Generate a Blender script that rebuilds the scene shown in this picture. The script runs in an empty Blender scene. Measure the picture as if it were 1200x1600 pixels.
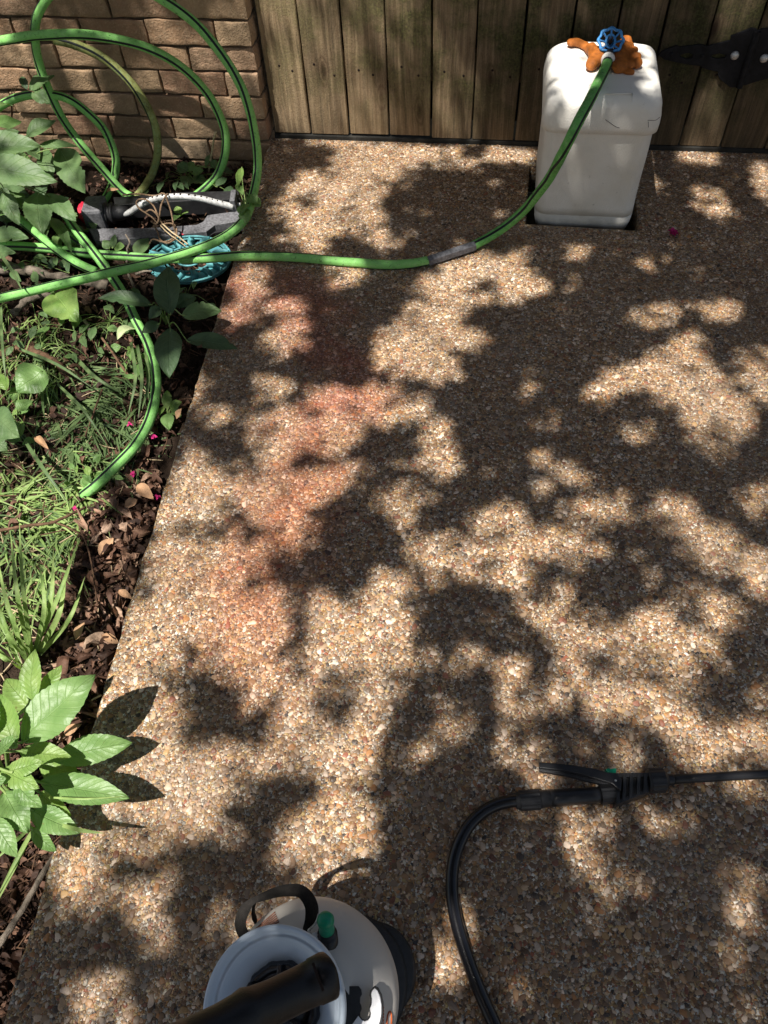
import bpy, bmesh, math, random
import numpy as np
from mathutils import Vector, Matrix, noise
R_ = random.Random(7)
scene = bpy.context.scene
COL = scene.collection

# ------------------------------------------------------------------ camera
F_PX = 1202.0
CAM_H = 1.4434707633489046
CR = np.array([[0.99054559, 0.0837388, -0.10866116],
               [0.13100053, -0.81251286, 0.5680332],
               [-0.04072217, -0.57689745, -0.81580086]])
cam_d = bpy.data.cameras.new("camera")
cam = bpy.data.objects.new("camera", cam_d)
COL.objects.link(cam)
xa, ya, za = CR @ np.array([1, 0, 0]), -(CR @ np.array([0, 1, 0])), -(CR @ np.array([0, 0, 1]))
cam.matrix_world = Matrix(((xa[0], ya[0], za[0], 0), (xa[1], ya[1], za[1], 0), (xa[2], ya[2], za[2], CAM_H), (0, 0, 0, 1)))
cam_d.sensor_fit = 'VERTICAL'
cam_d.sensor_height = 36.0
cam_d.lens = F_PX / 1600 * 36
cam_d.clip_start = 0.02
cam_d.clip_end = 500
scene.camera = cam

# ------------------------------------------------------------------ light
SX, SY = 0.22, 0.33            # ground shift of a shadow per metre of height
world = bpy.data.worlds.new("World")
scene.world = world
world.use_nodes = True
wn = world.node_tree.nodes
sky = wn.new('ShaderNodeTexSky')
sky.sky_type = 'NISHITA'
sky.sun_disc = False
sky.sun_elevation = math.atan(1 / math.hypot(SX, SY))
sky.sun_rotation = math.atan2(-SX, -SY)
wn['Background'].inputs['Strength'].default_value = 0.066
wb = wn.new('ShaderNodeMix'); wb.data_type = 'RGBA'; wb.blend_type = 'MULTIPLY'; wb.inputs[0].default_value = 1
wb.inputs[7].default_value = (1.18, .98, .82, 1)      # the photograph's warm white balance
world.node_tree.links.new(sky.outputs[0], wb.inputs[6])
world.node_tree.links.new(wb.outputs[2], wn['Background'].inputs['Color'])
sd = bpy.data.lights.new("sun", 'SUN')
sd.energy = 4.9
sd.angle = math.radians(0.53)
sd.color = (1.0, 0.95, 0.875)
sun = bpy.data.objects.new("sun", sd)
COL.objects.link(sun)
sun.rotation_euler = Vector((SX, SY, -1)).to_track_quat('-Z', 'Y').to_euler()
sun.location = (-1, -1.5, 6)
scene.view_settings.view_transform = 'Standard'
scene.view_settings.look = 'None'
scene.view_settings.exposure = 0.80
scene.view_settings.gamma = 1
scene.cycles.max_bounces = 6
scene.cycles.diffuse_bounces = 3
scene.cycles.transparent_max_bounces = 8

# ------------------------------------------------------------------ photo pixel -> place
def ray(px, py):
    return CR @ np.array([px - 600.0, py - 800.0, F_PX])
def W(px, py, z=0.0):
    r = ray(px, py); t = (z - CAM_H) / r[2]
    return Vector((t * r[0], t * r[1], z))
def WY(px, py, Y):
    r = ray(px, py); t = Y / r[1]
    return Vector((t * r[0], Y, CAM_H + t * r[2]))
YF = 2.576      # face of the gate boards
YW = 2.53       # face of the brick wall
ZB = -0.085     # soil level of the bed

# ------------------------------------------------------------------ object helpers
def link(name, me, mats=None, parent=None, smooth=True):
    o = bpy.data.objects.new(name, me)
    COL.objects.link(o)
    if mats:
        for m in (mats if isinstance(mats, (list, tuple)) else [mats]):
            me.materials.append(m)
    if parent:
        o.parent = parent
    if smooth:
        me.polygons.foreach_set('use_smooth', [True] * len(me.polygons))
    return o
def tag(o, label=None, cat=None, group=None, kind=None):
    if label: o['label'] = label
    if cat: o['category'] = cat
    if group: o['group'] = group
    if kind: o['kind'] = kind
    return o
def thing(name, loc, label, cat, group=None):
    o = bpy.data.objects.new(name, None)
    o.empty_display_size = .05
    COL.objects.link(o)
    o.location = loc
    return tag(o, label, cat, group)

class MB:
    def __init__(s): s.v, s.f, s.m, s.uv = [], [], [], []
    def add(s, vs, fs, mi=0, uvs=None):
        b = len(s.v)
        s.v += [tuple(v) for v in vs]
        for i, f in enumerate(fs):
            s.f.append([b + k for k in f])
            s.m.append(mi if isinstance(mi, int) else mi[i])
        s.uv += list(uvs) if uvs else [(0, 0)] * len(vs)
    def build(s, name, mats, parent=None, smooth=True, origin=None):
        me = bpy.data.meshes.new(name)
        vs = s.v
        off = Vector(origin) if origin is not None else (Vector(parent.location) if parent is not None and origin is None else Vector((0, 0, 0)))
        vs = [(x - off.x, y - off.y, z - off.z) for x, y, z in vs]
        me.from_pydata(vs, [], s.f)
        me.polygons.foreach_set('material_index', s.m)
        l = me.uv_layers.new(name='uv')
        li = np.zeros(len(me.loops), dtype=np.int32)
        me.loops.foreach_get('vertex_index', li)
        l.data.foreach_set('uv', np.array(s.uv, dtype=np.float32)[li].ravel())
        me.update()
        o = link(name, me, mats, parent, smooth)
        if parent is None and origin is not None: o.location = off
        return o

def catmull(pts, n=8):
    P = [np.array(p, float) for p in pts]
    P = [2 * P[0] - P[1]] + P + [2 * P[-1] - P[-2]]
    out = []
    for i in range(1, len(P) - 2):
        for k in range(n):
            t = k / n
            out.append(.5 * (2 * P[i] + (P[i + 1] - P[i - 1]) * t + (2 * P[i - 1] - 5 * P[i] + 4 * P[i + 1] - P[i + 2]) * t * t + (3 * P[i] - P[i - 1] - 3 * P[i + 1] + P[i + 2]) * t ** 3))
    out.append(P[-2])
    return [Vector(p) for p in out]

def sweep(mb, path, rad, n=12, ref=Vector((0, -.5, 1)), off=0.0, twist=0.0, stripe=None, mi=0, prof=None, caps=True):
    """tube along path; rad number or function(t); stripe = set of side indexes that take material 1"""
    L = len(path); vs = []; uvs = []; dist = 0
    for i, p in enumerate(path):
        t = (path[min(i + 1, L - 1)] - path[max(i - 1, 0)])
        t = t.normalized() if t.length > 1e-9 else Vector((1, 0, 0))
        a = ref - t * ref.dot(t)
        if a.length < 1e-4: a = Vector((1, 0, 0))
        a.normalize(); b = t.cross(a)
        if i: dist += (path[i] - path[i - 1]).length
        u = i / (L - 1)
        r = rad(u) if callable(rad) else rad
        o = off + twist * u
        for k in range(n):
            an = 2 * math.pi * k / n + o
            rr = r * (prof[k % len(prof)] if prof else 1)
            vs.append(p + (a * math.cos(an) + b * math.sin(an)) * rr)
            uvs.append((k / n, dist * 10))
    fs = []; ms = []
    for i in range(L - 1):
        for k in range(n):
            k2 = (k + 1) % n
            fs.append((i * n + k, i * n + k2, (i + 1) * n + k2, (i + 1) * n + k))
            ms.append(1 if stripe and k in stripe else mi)
    if caps:
        fs.append(tuple(range(n))[::-1]); ms.append(mi)
        fs.append(tuple((L - 1) * n + k for k in range(n))); ms.append(mi)
    mb.add(vs, fs, ms, uvs)

def lathe(mb, prof, n=48, M=None, mi=0, rmod=None):
    vs = []; fs = []; ms = []
    for j, (r, z) in enumerate(prof):
        for k in range(n):
            a = 2 * math.pi * k / n
            rr = r * (rmod(a, j) if rmod else 1)
            v = Vector((rr * math.cos(a), rr * math.sin(a), z))
            vs.append(M @ v if M is not None else v)
    for j in range(len(prof) - 1):
        for k in range(n):
            k2 = (k + 1) % n
            fs.append((j * n + k, j * n + k2, (j + 1) * n + k2, (j + 1) * n + k))
    fs.append(tuple(range(n))[::-1]); fs.append(tuple((len(prof) - 1) * n + k for k in range(n)))
    mb.add(vs, fs, mi)

def rrect(hx, hy, r, n=6):
    pts = []
    for cx, cy, a0 in ((hx - r, hy - r, 0), (-hx + r, hy - r, 90), (-hx + r, -hy + r, 180), (hx - r, -hy + r, 270)):
        for k in range(n + 1):
            a = math.radians(a0 + 90 * k / n)
            pts.append((cx + r * math.cos(a), cy + r * math.sin(a)))
    return pts

def box_mb(mb, c, h, M=None, bev=0.0, mi=0):
    bm = bmesh.new()
    bmesh.ops.create_cube(bm, size=2)
    for v in bm.verts: v.co = Vector((v.co.x * h[0], v.co.y * h[1], v.co.z * h[2]))
    if bev: bmesh.ops.bevel(bm, geom=bm.edges[:], offset=bev, segments=2, affect='EDGES', profile=.5)
    bm.verts.index_update()
    vs = [(M @ v.co if M is not None else v.co) + Vector(c) for v in bm.verts]
    mb.add(vs, [[v.index for v in f.verts] for f in bm.faces], mi)
    bm.free()

def plate_mesh(loops, thick, bevel=0.0):
    """flat plate from 2-D loops (first outer, rest holes), extruded by +-thick/2 along z"""
    cu = bpy.data.curves.new('plate', 'CURVE'); cu.dimensions = '2D'; cu.fill_mode = 'BOTH'
    cu.extrude = thick / 2; cu.bevel_depth = bevel; cu.bevel_resolution = 1
    for lp in loops:
        sp = cu.splines.new('POLY'); sp.points.add(len(lp) - 1)
        for q, p in zip(sp.points, lp): q.co = (p[0], p[1], 0, 1)
        sp.use_cyclic_u = True
    o = bpy.data.objects.new('plate', cu); COL.objects.link(o)
    dg = bpy.context.evaluated_depsgraph_get()
    me = bpy.data.meshes.new_from_object(o.evaluated_get(dg))
    bpy.data.objects.remove(o); bpy.data.curves.remove(cu)
    me.materials.clear()
    return me
def plate_mb(mb, loops, thick, M, bevel=0.0, mi=0):
    me = plate_mesh(loops, thick, bevel)
    mb.add([M @ v.co for v in me.vertices], [list(p.vertices) for p in me.polygons], mi)
    bpy.data.meshes.remove(me)

# ------------------------------------------------------------------ material helpers
class NT:
    def __init__(s, name):
        s.mat = bpy.data.materials.new(name); s.mat.use_nodes = True
        s.t = s.mat.node_tree; s.b = s.t.nodes['Principled BSDF']; s.out = s.t.nodes['Material Output']
    def n(s, ty, **kw):
        nd = s.t.nodes.new(ty)
        for k, v in kw.items():
            if k.startswith('_'): setattr(nd, k[1:], v)
            else:
                key = k.replace('__', ' ')
                s.set(nd.inputs[int(key[1:])] if key[0] == 'i' and key[1:].isdigit() else nd.inputs[key], v)
        return nd
    def set(s, inp, v):
        if isinstance(v, bpy.types.NodeSocket): s.t.links.new(v, inp)
        elif isinstance(v, bpy.types.Node): s.t.links.new(v.outputs[0], inp)
        else: inp.default_value = v
    def math(s, op, a, b=0.0, c=0.0, clamp=False):
        nd = s.n('ShaderNodeMath', _operation=op, _use_clamp=clamp)
        for i, x in enumerate((a, b, c)): s.set(nd.inputs[i], x)
        return nd.outputs[0]
    def mr(s, v, a, b, c=0.0, d=1.0, smooth=False):
        nd = s.n('ShaderNodeMapRange', _interpolation_type='SMOOTHSTEP' if smooth else 'LINEAR')
        for i, x in enumerate((v, a, b, c, d)): s.set(nd.inputs[i], x)
        return nd.outputs[0]
    def mix(s, f, a, b, mode='MIX'):
        nd = s.n('ShaderNodeMix', _data_type='RGBA', _blend_type=mode)
        s.set(nd.inputs[0], f); s.set(nd.inputs[6], a if not isinstance(a, tuple) else (*a, 1)); s.set(nd.inputs[7], b if not isinstance(b, tuple) else (*b, 1))
        return nd.outputs[2]
    def noise(s, vec, scale, detail=4, rough=.55, dist=0.0):
        nd = s.n('ShaderNodeTexNoise', Scale=scale, Detail=detail, Roughness=rough, Distortion=dist)
        if vec is not None: s.set(nd.inputs['Vector'], vec)
        return nd
    def mapping(s, vec, scale=(1, 1, 1), loc=(0, 0, 0), rot=(0, 0, 0)):
        nd = s.n('ShaderNodeMapping'); s.set(nd.inputs['Vector'], vec)
        nd.inputs['Scale'].default_value = scale; nd.inputs['Location'].default_value = loc; nd.inputs['Rotation'].default_value = rot
        return nd.outputs[0]
    def ramp(s, f, stops, interp='LINEAR'):
        nd = s.n('ShaderNodeValToRGB'); s.set(nd.inputs[0], f)
        cr = nd.color_ramp; cr.interpolation = interp
        while len(cr.elements) < len(stops): cr.elements.new(.5)
        for e, (p, c) in zip(cr.elements, stops): e.position = p; e.color = (*c, 1)
        return nd.outputs[0]
    def coord(s, k='Object'): return s.n('ShaderNodeTexCoord').outputs[k]
    def wpos(s): return s.n('ShaderNodeNewGeometry').outputs['Position']
    def bump(s, h, dist, strength=1.0, normal=None):
        nd = s.n('ShaderNodeBump', Height=h, Distance=dist, Strength=strength)
        if normal is not None: s.set(nd.inputs['Normal'], normal)
        return nd.outputs[0]
    def fin(s, color, rough=.7, normal=None, spec=.5, **kw):
        s.set(s.b.inputs['Base Color'], color if not isinstance(color, tuple) else (*color, 1))
        s.set(s.b.inputs['Roughness'], rough)
        s.b.inputs['Specular IOR Level'].default_value = spec
        if normal is not None: s.set(s.b.inputs['Normal'], normal)
        for k, v in kw.items(): s.set(s.b.inputs[k.replace('__', ' ')], v)
        return s.mat

def plain(name, c, rough=.6, spec=.4, var=.15, nscale=30, bump=.0006, **kw):
    t = NT(name); co = t.coord()
    n1 = t.noise(co, nscale, 5); n2 = t.noise(co, nscale * 8, 3)
    f = t.mr(n1.outputs[0], .3, .7, 1 - var, 1 + var)
    col = t.mix(1.0, (*c,), t.n('ShaderNodeCombineColor', i0=f, i1=f, i2=f).outputs[0], 'MULTIPLY')
    return t.fin(col, rough, t.bump(n2.outputs[0], bump), spec, **kw)

PEB = [(0, (.25, .155, .085)), (.10, (.35, .225, .13)), (.20, (.145, .088, .055)), (.29, (.44, .32, .21)), (.39, (.34, .17, .07)), (.46, (.52, .41, .31)),
       (.55, (.20, .15, .11)), (.64, (.64, .54, .45)), (.72, (.045, .038, .036)), (.75, (.40, .27, .13)), (.82, (.22, .085, .055)), (.86, (.28, .225, .185)), (.93, (.30, .20, .13))]
def stain(t, col, P):
    sp = t.n('ShaderNodeSeparateXYZ', i0=P)
    fc = t.n('ShaderNodeFloatCurve', Value=t.mr(sp.outputs[1], .4, 1.9))
    cv = fc.mapping.curves[0]; cv.points[0].location = (0, .62); cv.points[1].location = (1, .22)
    for q in ((.3, .52), (.45, .56), (.58, .56), (.68, .66), (.78, .50), (.88, .44)): cv.points.new(*q)
    fc.mapping.update()
    xl = t.math('SUBTRACT', t.math('MULTIPLY', fc.outputs[0], .8), .85)
    d = t.math('ABSOLUTE', t.math('SUBTRACT', sp.outputs[0], xl))
    d2 = t.math('ADD', t.math('ABSOLUTE', t.math('ADD', sp.outputs[0], .735)), t.math('MULTIPLY', t.math('MAXIMUM', t.math('SUBTRACT', t.math('ABSOLUTE', t.math('SUBTRACT', sp.outputs[1], 1.74)), .17), 0.0), 2.0))
    d = t.math('MINIMUM', d, t.math('ADD', d2, .04))
    nn = t.noise(P, 5.5, 4); fine = t.noise(P, 45, 3)
    e = t.math('ADD', d, t.math('MULTIPLY', t.math('SUBTRACT', nn.outputs[0], .5), .42))
    st = t.mr(e, .0, .19, 1, 0, True)
    st = t.math('MULTIPLY', st, t.mr(sp.outputs[1], .35, .75, 0, 1, True))
    st = t.math('MULTIPLY', st, t.mr(sp.outputs[1], 2.0, 1.75, 0, 1, True))
    st = t.math('MULTIPLY', st, t.mr(fine.outputs[0], .30, .55, .68, 1))
    hue = t.mix(t.mr(sp.outputs[1], 1.0, 1.45, 0, 1, True), (.97, .54, .38), (.90, .52, .50))
    col2 = t.mix(1.0, col, hue, 'MULTIPLY')
    col2 = t.mix(.16, col2, (.30, .105, .08))
    return t.mix(t.math('MULTIPLY', t.math('MULTIPLY', st, t.mr(t.noise(P, 13, 4, .6).outputs[0],   .32, .52, .55, 1)), t.mr(sp.outputs[1], .5, 1.1, .60, .86)), col, col2)
def pebble_mat():
    t = NT('river_pebble'); P = t.wpos(); oi = t.n('ShaderNodeObjectInfo').outputs['Random']
    col = t.ramp(oi, PEB, 'CONSTANT')
    k = t.mr(t.math('FRACT', t.math('MULTIPLY', oi, 97.31)), 0, 1, .50, 1.42)
    col = t.mix(1.0, col, t.n('ShaderNodeCombineColor', i0=k, i1=k, i2=k).outputs[0], 'MULTIPLY')
    n = t.noise(P, 380, 3); col = t.mix(t.mr(n.outputs[0], .45, .7, 0, .35), col, (.30, .21, .13))
    big = t.noise(P, 2.3, 4)
    col = t.mix(t.mr(big.outputs[0], .42, .66, 0, .42), col, (.12, .085, .062))
    wr = t.noise(P, 5, 5, .65)
    col = t.mix(t.mr(wr.outputs[0], .52, .7, 0, .38), col, (.34, .30, .26))
    col = t.mix(1.0, col, (1.0, .92, .85), 'MULTIPLY')
    col = stain(t, col, P)
    return t.fin(col, .46, t.bump(n.outputs[0], .0006), .4)
def aggregate_mat():
    t = NT('exposed_aggregate'); P = t.wpos()
    wob = t.noise(P, 60, 2)
    Pw = t.n('ShaderNodeVectorMath', _operation='MULTIPLY_ADD', i0=wob.outputs['Color'], i1=(.005, .005, .005), i2=P).outputs[0]
    pebs = ([(0, (.30, .17, .075)), (.12, (.43, .27, .13)), (.24, (.17, .10, .055)), (.34, (.55, .42, .26)), (.44, (.38, .19, .065)), (.54, (.62, .55, .43)),
             (.62, (.24, .20, .155)), (.70, (.70, .65, .56)), (.77, (.05, .045, .045)), (.82, (.48, .34, .14)), (.89, (.27, .085, .045)), (.93, (.34, .31, .27))])
    def layer(scale, off, thr):
        v = t.mapping(Pw, (scale, scale, scale), off)
        ve = t.n('ShaderNodeTexVoronoi', _feature='DISTANCE_TO_EDGE', Scale=1.0, Randomness=1.0, Vector=v).outputs['Distance']
        vc = t.n('ShaderNodeTexVoronoi', _feature='F1', Scale=1.0, Randomness=1.0, Vector=v).outputs['Color']
        sep = t.n('ShaderNodeSeparateColor', i0=vc)
        col = t.ramp(sep.outputs[0], pebs, 'CONSTANT')
        k = t.mr(sep.outputs[1], 0, 1, .62, 1.3)
        col = t.mix(1.0, col, t.n('ShaderNodeCombineColor', i0=k, i1=k, i2=k).outputs[0], 'MULTIPLY')
        pick = t.math('GREATER_THAN', sep.outputs[2], thr)
        mask = t.math('MULTIPLY', t.mr(ve, .035, .09, 0, 1, True), pick)
        h = t.math('MULTIPLY', t.mr(ve, .02, .30, 0, 1, True), pick)
        return col, mask, h
    cA, mA, hA = layer(150, (3, 1, .35), .50)
    cB, mB, hB = layer(210, (7, 5, .6), .30)
    cC, mC, hC = layer(330, (1, 9, .2), .10)
    g = t.noise(P, 420, 3, .7)
    sand = t.ramp(g.outputs[0], [(.3, (.05, .036, .028)), (.5, (.125, .09, .068)), (.72, (.26, .20, .15))])
    col = t.mix(mC, sand, cC); col = t.mix(mB, col, cB); col = t.mix(mA, col, cA)
    h = t.math('MULTIPLY', hC, .35)
    h = t.math('MAXIMUM', h, t.math('MULTIPLY', hB, .7)); h = t.math('MAXIMUM', h, hA)
    h = t.math('ADD', h, t.math('MULTIPLY', g.outputs[0], .16))
    # worn pale edge, grime and the rusty stain that is really on the slab
    big = t.noise(P, 2.3, 4)
    col = t.mix(t.mr(big.outputs[0], .42, .7, 0, .30), col, (.16, .115, .075))
    col = stain(t, col, P)
    nr = t.bump(h, .0022, 1.0)
    return t.fin(col, t.mr(h, 0, 1, .85, .42), nr, .45)

def wood_mat(name, green=.85):
    t = NT(name); co = t.coord(); oi = t.n('ShaderNodeObjectInfo')
    rnd = oi.outputs['Random']
    sh = t.n('ShaderNodeCombineXYZ', i0=t.math('MULTIPLY', rnd, 31.0), i1=t.math('MULTIPLY', rnd, 17.0), i2=t.math('MULTIPLY', rnd, 9.0)).outputs[0]
    v = t.n('ShaderNodeVectorMath', _operation='ADD', i0=co, i1=sh).outputs[0]
    warp = t.noise(t.mapping(v, (9, 9, 1.8)), 1.0, 3)
    vx = t.n('ShaderNodeVectorMath', _operation='MULTIPLY_ADD', i0=warp.outputs['Color'], i1=(.05, .05, .05), i2=v).outputs[0]
    g1 = t.noise(t.mapping(vx, (75, 75, 2.2)), 1.0, 5, .6)
    g2 = t.noise(t.mapping(vx, (420, 420, 9)), 1.0, 3, .6)
    rings = t.n('ShaderNodeTexWave', _wave_type='BANDS', _bands_direction='X', Scale=9.0, Distortion=6.0, Detail=2.0, Vector=t.mapping(vx, (1.6, 1, .16)))
    rings.inputs['Detail Scale'].default_value = 1.3
    gr = t.noise(vx, 330, 3, .75)
    f = t.math('ADD', t.math('ADD', t.math('MULTIPLY', g1.outputs[0], .5), t.math('MULTIPLY', g2.outputs[0], .25)), t.math('MULTIPLY', gr.outputs[0], .25))
    base = t.ramp(f, [(.30, (.055, .043, .030)), (.44, (.19, .138, .085)), (.56, (.38, .275, .165)), (.74, (.60, .445, .275))])
    base = t.mix(t.mr(rings.outputs[0], .35, .8, 0, .35), base, (.19, .125, .07))
    kv = t.n('ShaderNodeTexVoronoi', _feature='F1', Scale=1.0, Vector=t.mapping(vx, (9, .01, 3.2))).outputs['Distance']
    ring = t.n('ShaderNodeMath', _operation='SINE', i0=t.math('MULTIPLY', kv, 95.0)).outputs[0]
    base = t.mix(t.math('MULTIPLY', t.mr(kv, .10, .26, .75, 0, True), t.mr(ring, -1, 1, .35, 1)), base, (.10, .06, .035))
    base = t.mix(t.mr(kv, .05, .085, .9, 0, True), base, (.07, .042, .025))
    sp = t.n('ShaderNodeSeparateXYZ', i0=t.wpos())
    ng = t.noise(v, 9, 5, .65)
    gm = t.math('MULTIPLY', t.mr(ng.outputs[0], .36, .62, 0, 1, True), t.mr(sp.outputs[2], .02, .28, .12, 1))
    gm = t.math('MULTIPLY', gm, t.mr(sp.outputs[0], -.75, -.1, .45, 1.0))
    gsp = t.noise(v, 150, 3, .7)
    gcol = t.ramp(gsp.outputs[0], [(.35, (.03, .036, .015)), (.55, (.10, .112, .033)), (.75, (.24, .245, .09))])
    col = t.mix(t.math('MULTIPLY', gm, green), base, gcol)
    shade_tone = t.mr(sp.outputs[0], -.45, .25, 1.0, .42)  # boards darken to the right: shade painted into the wood colour
    rv = t.math('MULTIPLY', t.mr(rnd, 0, 1, .78, 1.15), shade_tone)
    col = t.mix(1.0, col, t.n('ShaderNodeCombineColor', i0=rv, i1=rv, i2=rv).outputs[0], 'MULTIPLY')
    hh = t.math('ADD', f, t.math('MULTIPLY', gsp.outputs[0], .35))
    return t.fin(col, .85, t.bump(hh, .0035), .2)

def brick_mat():
    t = NT('brick_face'); co = t.wpos()
    uv = t.n('ShaderNodeUVMap').outputs[0]
    su = t.n('ShaderNodeSeparateXYZ', i0=uv)
    n1 = t.noise(co, 26, 6, .65); n2 = t.noise(co, 160, 4, .7); n3 = t.noise(co, 7, 3)
    base = t.ramp(su.outputs[0], [(0, (.44, .29, .17)), (.25, (.50, .35, .215)), (.45, (.40, .26, .155)), (.65, (.43, .265, .155)), (.85, (.36, .20, .13)), (1, (.48, .35, .225))])
    col = t.mix(t.mr(n1.outputs[0], .35, .65, 0, .65), base, (.27, .18, .11))
    col = t.mix(t.mr(n2.outputs[0], .52, .68, 0, .5), col, (.62, .48, .33))
    col = t.mix(t.mr(n3.outputs[0], .5, .75, 0, .6), col, (.11, .085, .055))
    h = t.math('ADD', n1.outputs[0], t.math('MULTIPLY', n2.outputs[0], .5))
    return t.fin(col, .9, t.bump(h, .009), .2)

def leaf_mat(name, c1, c2, trans=.35, rough=.5, veins=True, spot=.0):
    t = NT(name); uv = t.n('ShaderNodeUVMap').outputs[0]
    s = t.n('ShaderNodeSeparateXYZ', i0=uv); co = t.wpos()
    n1 = t.noise(co, 28, 4); n2 = t.noise(co, 150, 3)
    col = t.mix(t.mr(n1.outputs[0], .35, .65), c1, c2)
    h = n2.outputs[0]
    if veins:
        av = t.math('ABSOLUTE', t.math('SUBTRACT', s.outputs[1], .5))       # 0..0.5 from midrib
        mid = t.mr(av, .0, .022, 1, 0, True)
        ph = t.math('FRACT', t.math('SUBTRACT', t.math('MULTIPLY', s.outputs[0], 9.0), t.math('MULTIPLY', av, 3.6)))
        sv = t.mr(t.math('ABSOLUTE', t.math('SUBTRACT', ph, .5)), .0, .07, 1, 0, True)
        vn = t.math('MAXIMUM', mid, t.math('MULTIPLY', sv, .5))
        lc = tuple(min(1, x * 1.9 + .03) for x in c2)
        col = t.mix(t.math('MULTIPLY', vn, .35), col, lc)
        h = t.math('SUBTRACT', t.math('MULTIPLY', h, .6), vn)
        h = t.math('ADD', h, t.math('MULTIPLY', t.math('ABSOLUTE', t.math('SUBTRACT', ph, .5)), -.5))
    if spot:
        col = t.mix(t.mr(t.noise(co, 95, 2).outputs[0], .70, .76, 0, spot), col, (.16, .10, .03))
    nr = t.bump(h, .0012)
    t.fin(col, rough, nr, .4)
    tr = t.n('ShaderNodeBsdfTranslucent', Color=t.mix(1.0, col, (1.3, 1.5, .5), 'MULTIPLY'), Normal=nr)
    mx = t.n('ShaderNodeMixShader', i0=trans, i1=t.b.outputs[0], i2=tr.outputs[0])
    t.t.links.new(mx.outputs[0], t.out.inputs['Surface'])
    return t.mat

def hose_mat(name, c, dirt=.3, age=(.03, .05, .02)):
    t = NT(name); co = t.wpos()
    n1 = t.noise(co, 34, 5, .65); n2 = t.noise(co, 130, 4, .75)
    col = t.mix(t.mr(n1.outputs[0], .5, .75, 0, dirt), c, age)
    col = t.mix(t.mr(n2.outputs[0], .58, .66, 0, .75), col, (.02, .035, .015))
    n3 = t.noise(co, 90, 3, .6); col = t.mix(t.mr(n3.outputs[0], .50, .66, 0, .35), col, (.34, .50, .26))
    return t.fin(col, .68, t.bump(n2.outputs[0], .0006), .2)

def styro_mat():
    t = NT('weathered_foam'); co = t.wpos()
    v = t.n('ShaderNodeTexVoronoi', _feature='F1', Scale=260.0, Vector=co)
    n1 = t.noise(co, 6, 4); n2 = t.noise(co, 55, 5, .7); n3 = t.noise(co, 14, 4)
    sp = t.n('ShaderNodeSeparateXYZ', i0=co)
    low = t.mr(sp.outputs[2], .0, .34, 1, .25)
    col = t.mix(t.math('MULTIPLY', t.mr(n1.outputs[0], .3, .7), low), (.82, .80, .75), (.58, .53, .43))
    col = t.mix(t.mr(n2.outputs[0], .64, .74, 0, .6), col, (.20, .19, .16))
    col = t.mix(t.mr(n3.outputs[0], .56, .72, 0, .25), col, (.55, .54, .50))
    base = t.math('MULTIPLY', t.mr(sp.outputs[2], .05, .0, 0, .55), t.mr(n3.outputs[0], .35, .55))
    col = t.mix(base, col, (.25, .24, .21))
    h = t.math('ADD', t.math('MULTIPLY', v.outputs['Distance'], -.5), t.math('MULTIPLY', n3.outputs[0], 1.2))
    return t.fin(col, .75, t.bump(h, .0012), .3)

M = {}
M['agg'] = aggregate_mat()
M['pebble'] = pebble_mat()
M['wood'] = wood_mat('weathered_wood')
M['wood_dark'] = plain('dark_sill_gap_wood', (.028, .027, .024), .85, .2, .5, 12, .002)  # the sill's own dark wood, also blackens the panels added behind the gaps
M['brick'] = brick_mat()
M['mortar'] = plain('dark_mortar', (.13, .10, .07), .95, .1, .5, 40, .004)  # dark brown fill, set back between the bricks
M['soil'] = plain('bed_soil', (.030, .020, .014), .95, .1, .6, 25, .010)
M['ground'] = plain('ground_soil', (.05, .045, .025), .95, .1, .4, 3, .01)
M['leaf_l'] = leaf_mat('leaf_light', (.14, .26, .075), (.20, .33, .11), .30, .42, True, .5)
M['leaf_m'] = leaf_mat('leaf_mid', (.095, .17, .062), (.145, .23, .09), .26, .5, True, .4)
M['leaf_d'] = leaf_mat('leaf_dark', (.050, .095, .040), (.075, .130, .055), .16, .5, True, .3)
M['leaf_y'] = leaf_mat('leaf_yellow', (.17, .30, .07), (.25, .37, .10), .34, .42, True, .6)
M['grass'] = leaf_mat('grass_blade_lit', (.19, .30, .085), (.34, .45, .16), .28, .5, False)  # lighter copy for lit grass: sunlight put into the blade colour
M['grass_shade'] = leaf_mat('grass_blade_shaded', (.085, .145, .055), (.16, .23, .09), .25, .5, False)  # darker copy for shaded grass: shade put into the blade colour
M['canopy'] = leaf_mat('canopy_leaf', (.035, .07, .02), (.06, .10, .03), .08, .5, False)
def litter_mat():
    t = NT('dead_leaf'); uv = t.n('ShaderNodeUVMap').outputs[0]; s = t.n('ShaderNodeSeparateXYZ', i0=uv)
    co = t.wpos()
    base = t.ramp(s.outputs[0], [(0, (.025, .013, .009)), (.35, (.06, .030, .020)), (.6, (.15, .078, .05)), (.82, (.32, .185, .12)), (1, (.50, .35, .25))])
    col = t.mix(t.mr(t.noise(co, 120, 4).outputs[0], .4, .65, 0, .5), base, (.06, .03, .018))
    return t.fin(col, .7, t.bump(t.noise(co, 160, 3).outputs[0], .0015), .3)
M['litter'] = litter_mat()
M['dry'] = plain('tan_dry_leaf', (.42, .25, .14), .7, .3, .3, 60, .001)
M['bark'] = plain('grey_bark', (.20, .165, .13), .9, .15, .6, 60, .004)
M['twig'] = plain('brown_twig', (.13, .075, .045), .85, .2, .5, 80, .002)
M['straw'] = plain('dry_straw', (.46, .36, .22), .8, .2, .3, 60, .001)
M['hose'] = hose_mat('green_hose_rubber', (.24, .56, .15), .28)
M['hose_box'] = hose_mat('worn_green_hose_rubber', (.14, .40, .10), .6)
M['hose_old'] = hose_mat('olive_aged_hose', (.27, .29, .10), .9, (.06, .055, .02))
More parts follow.
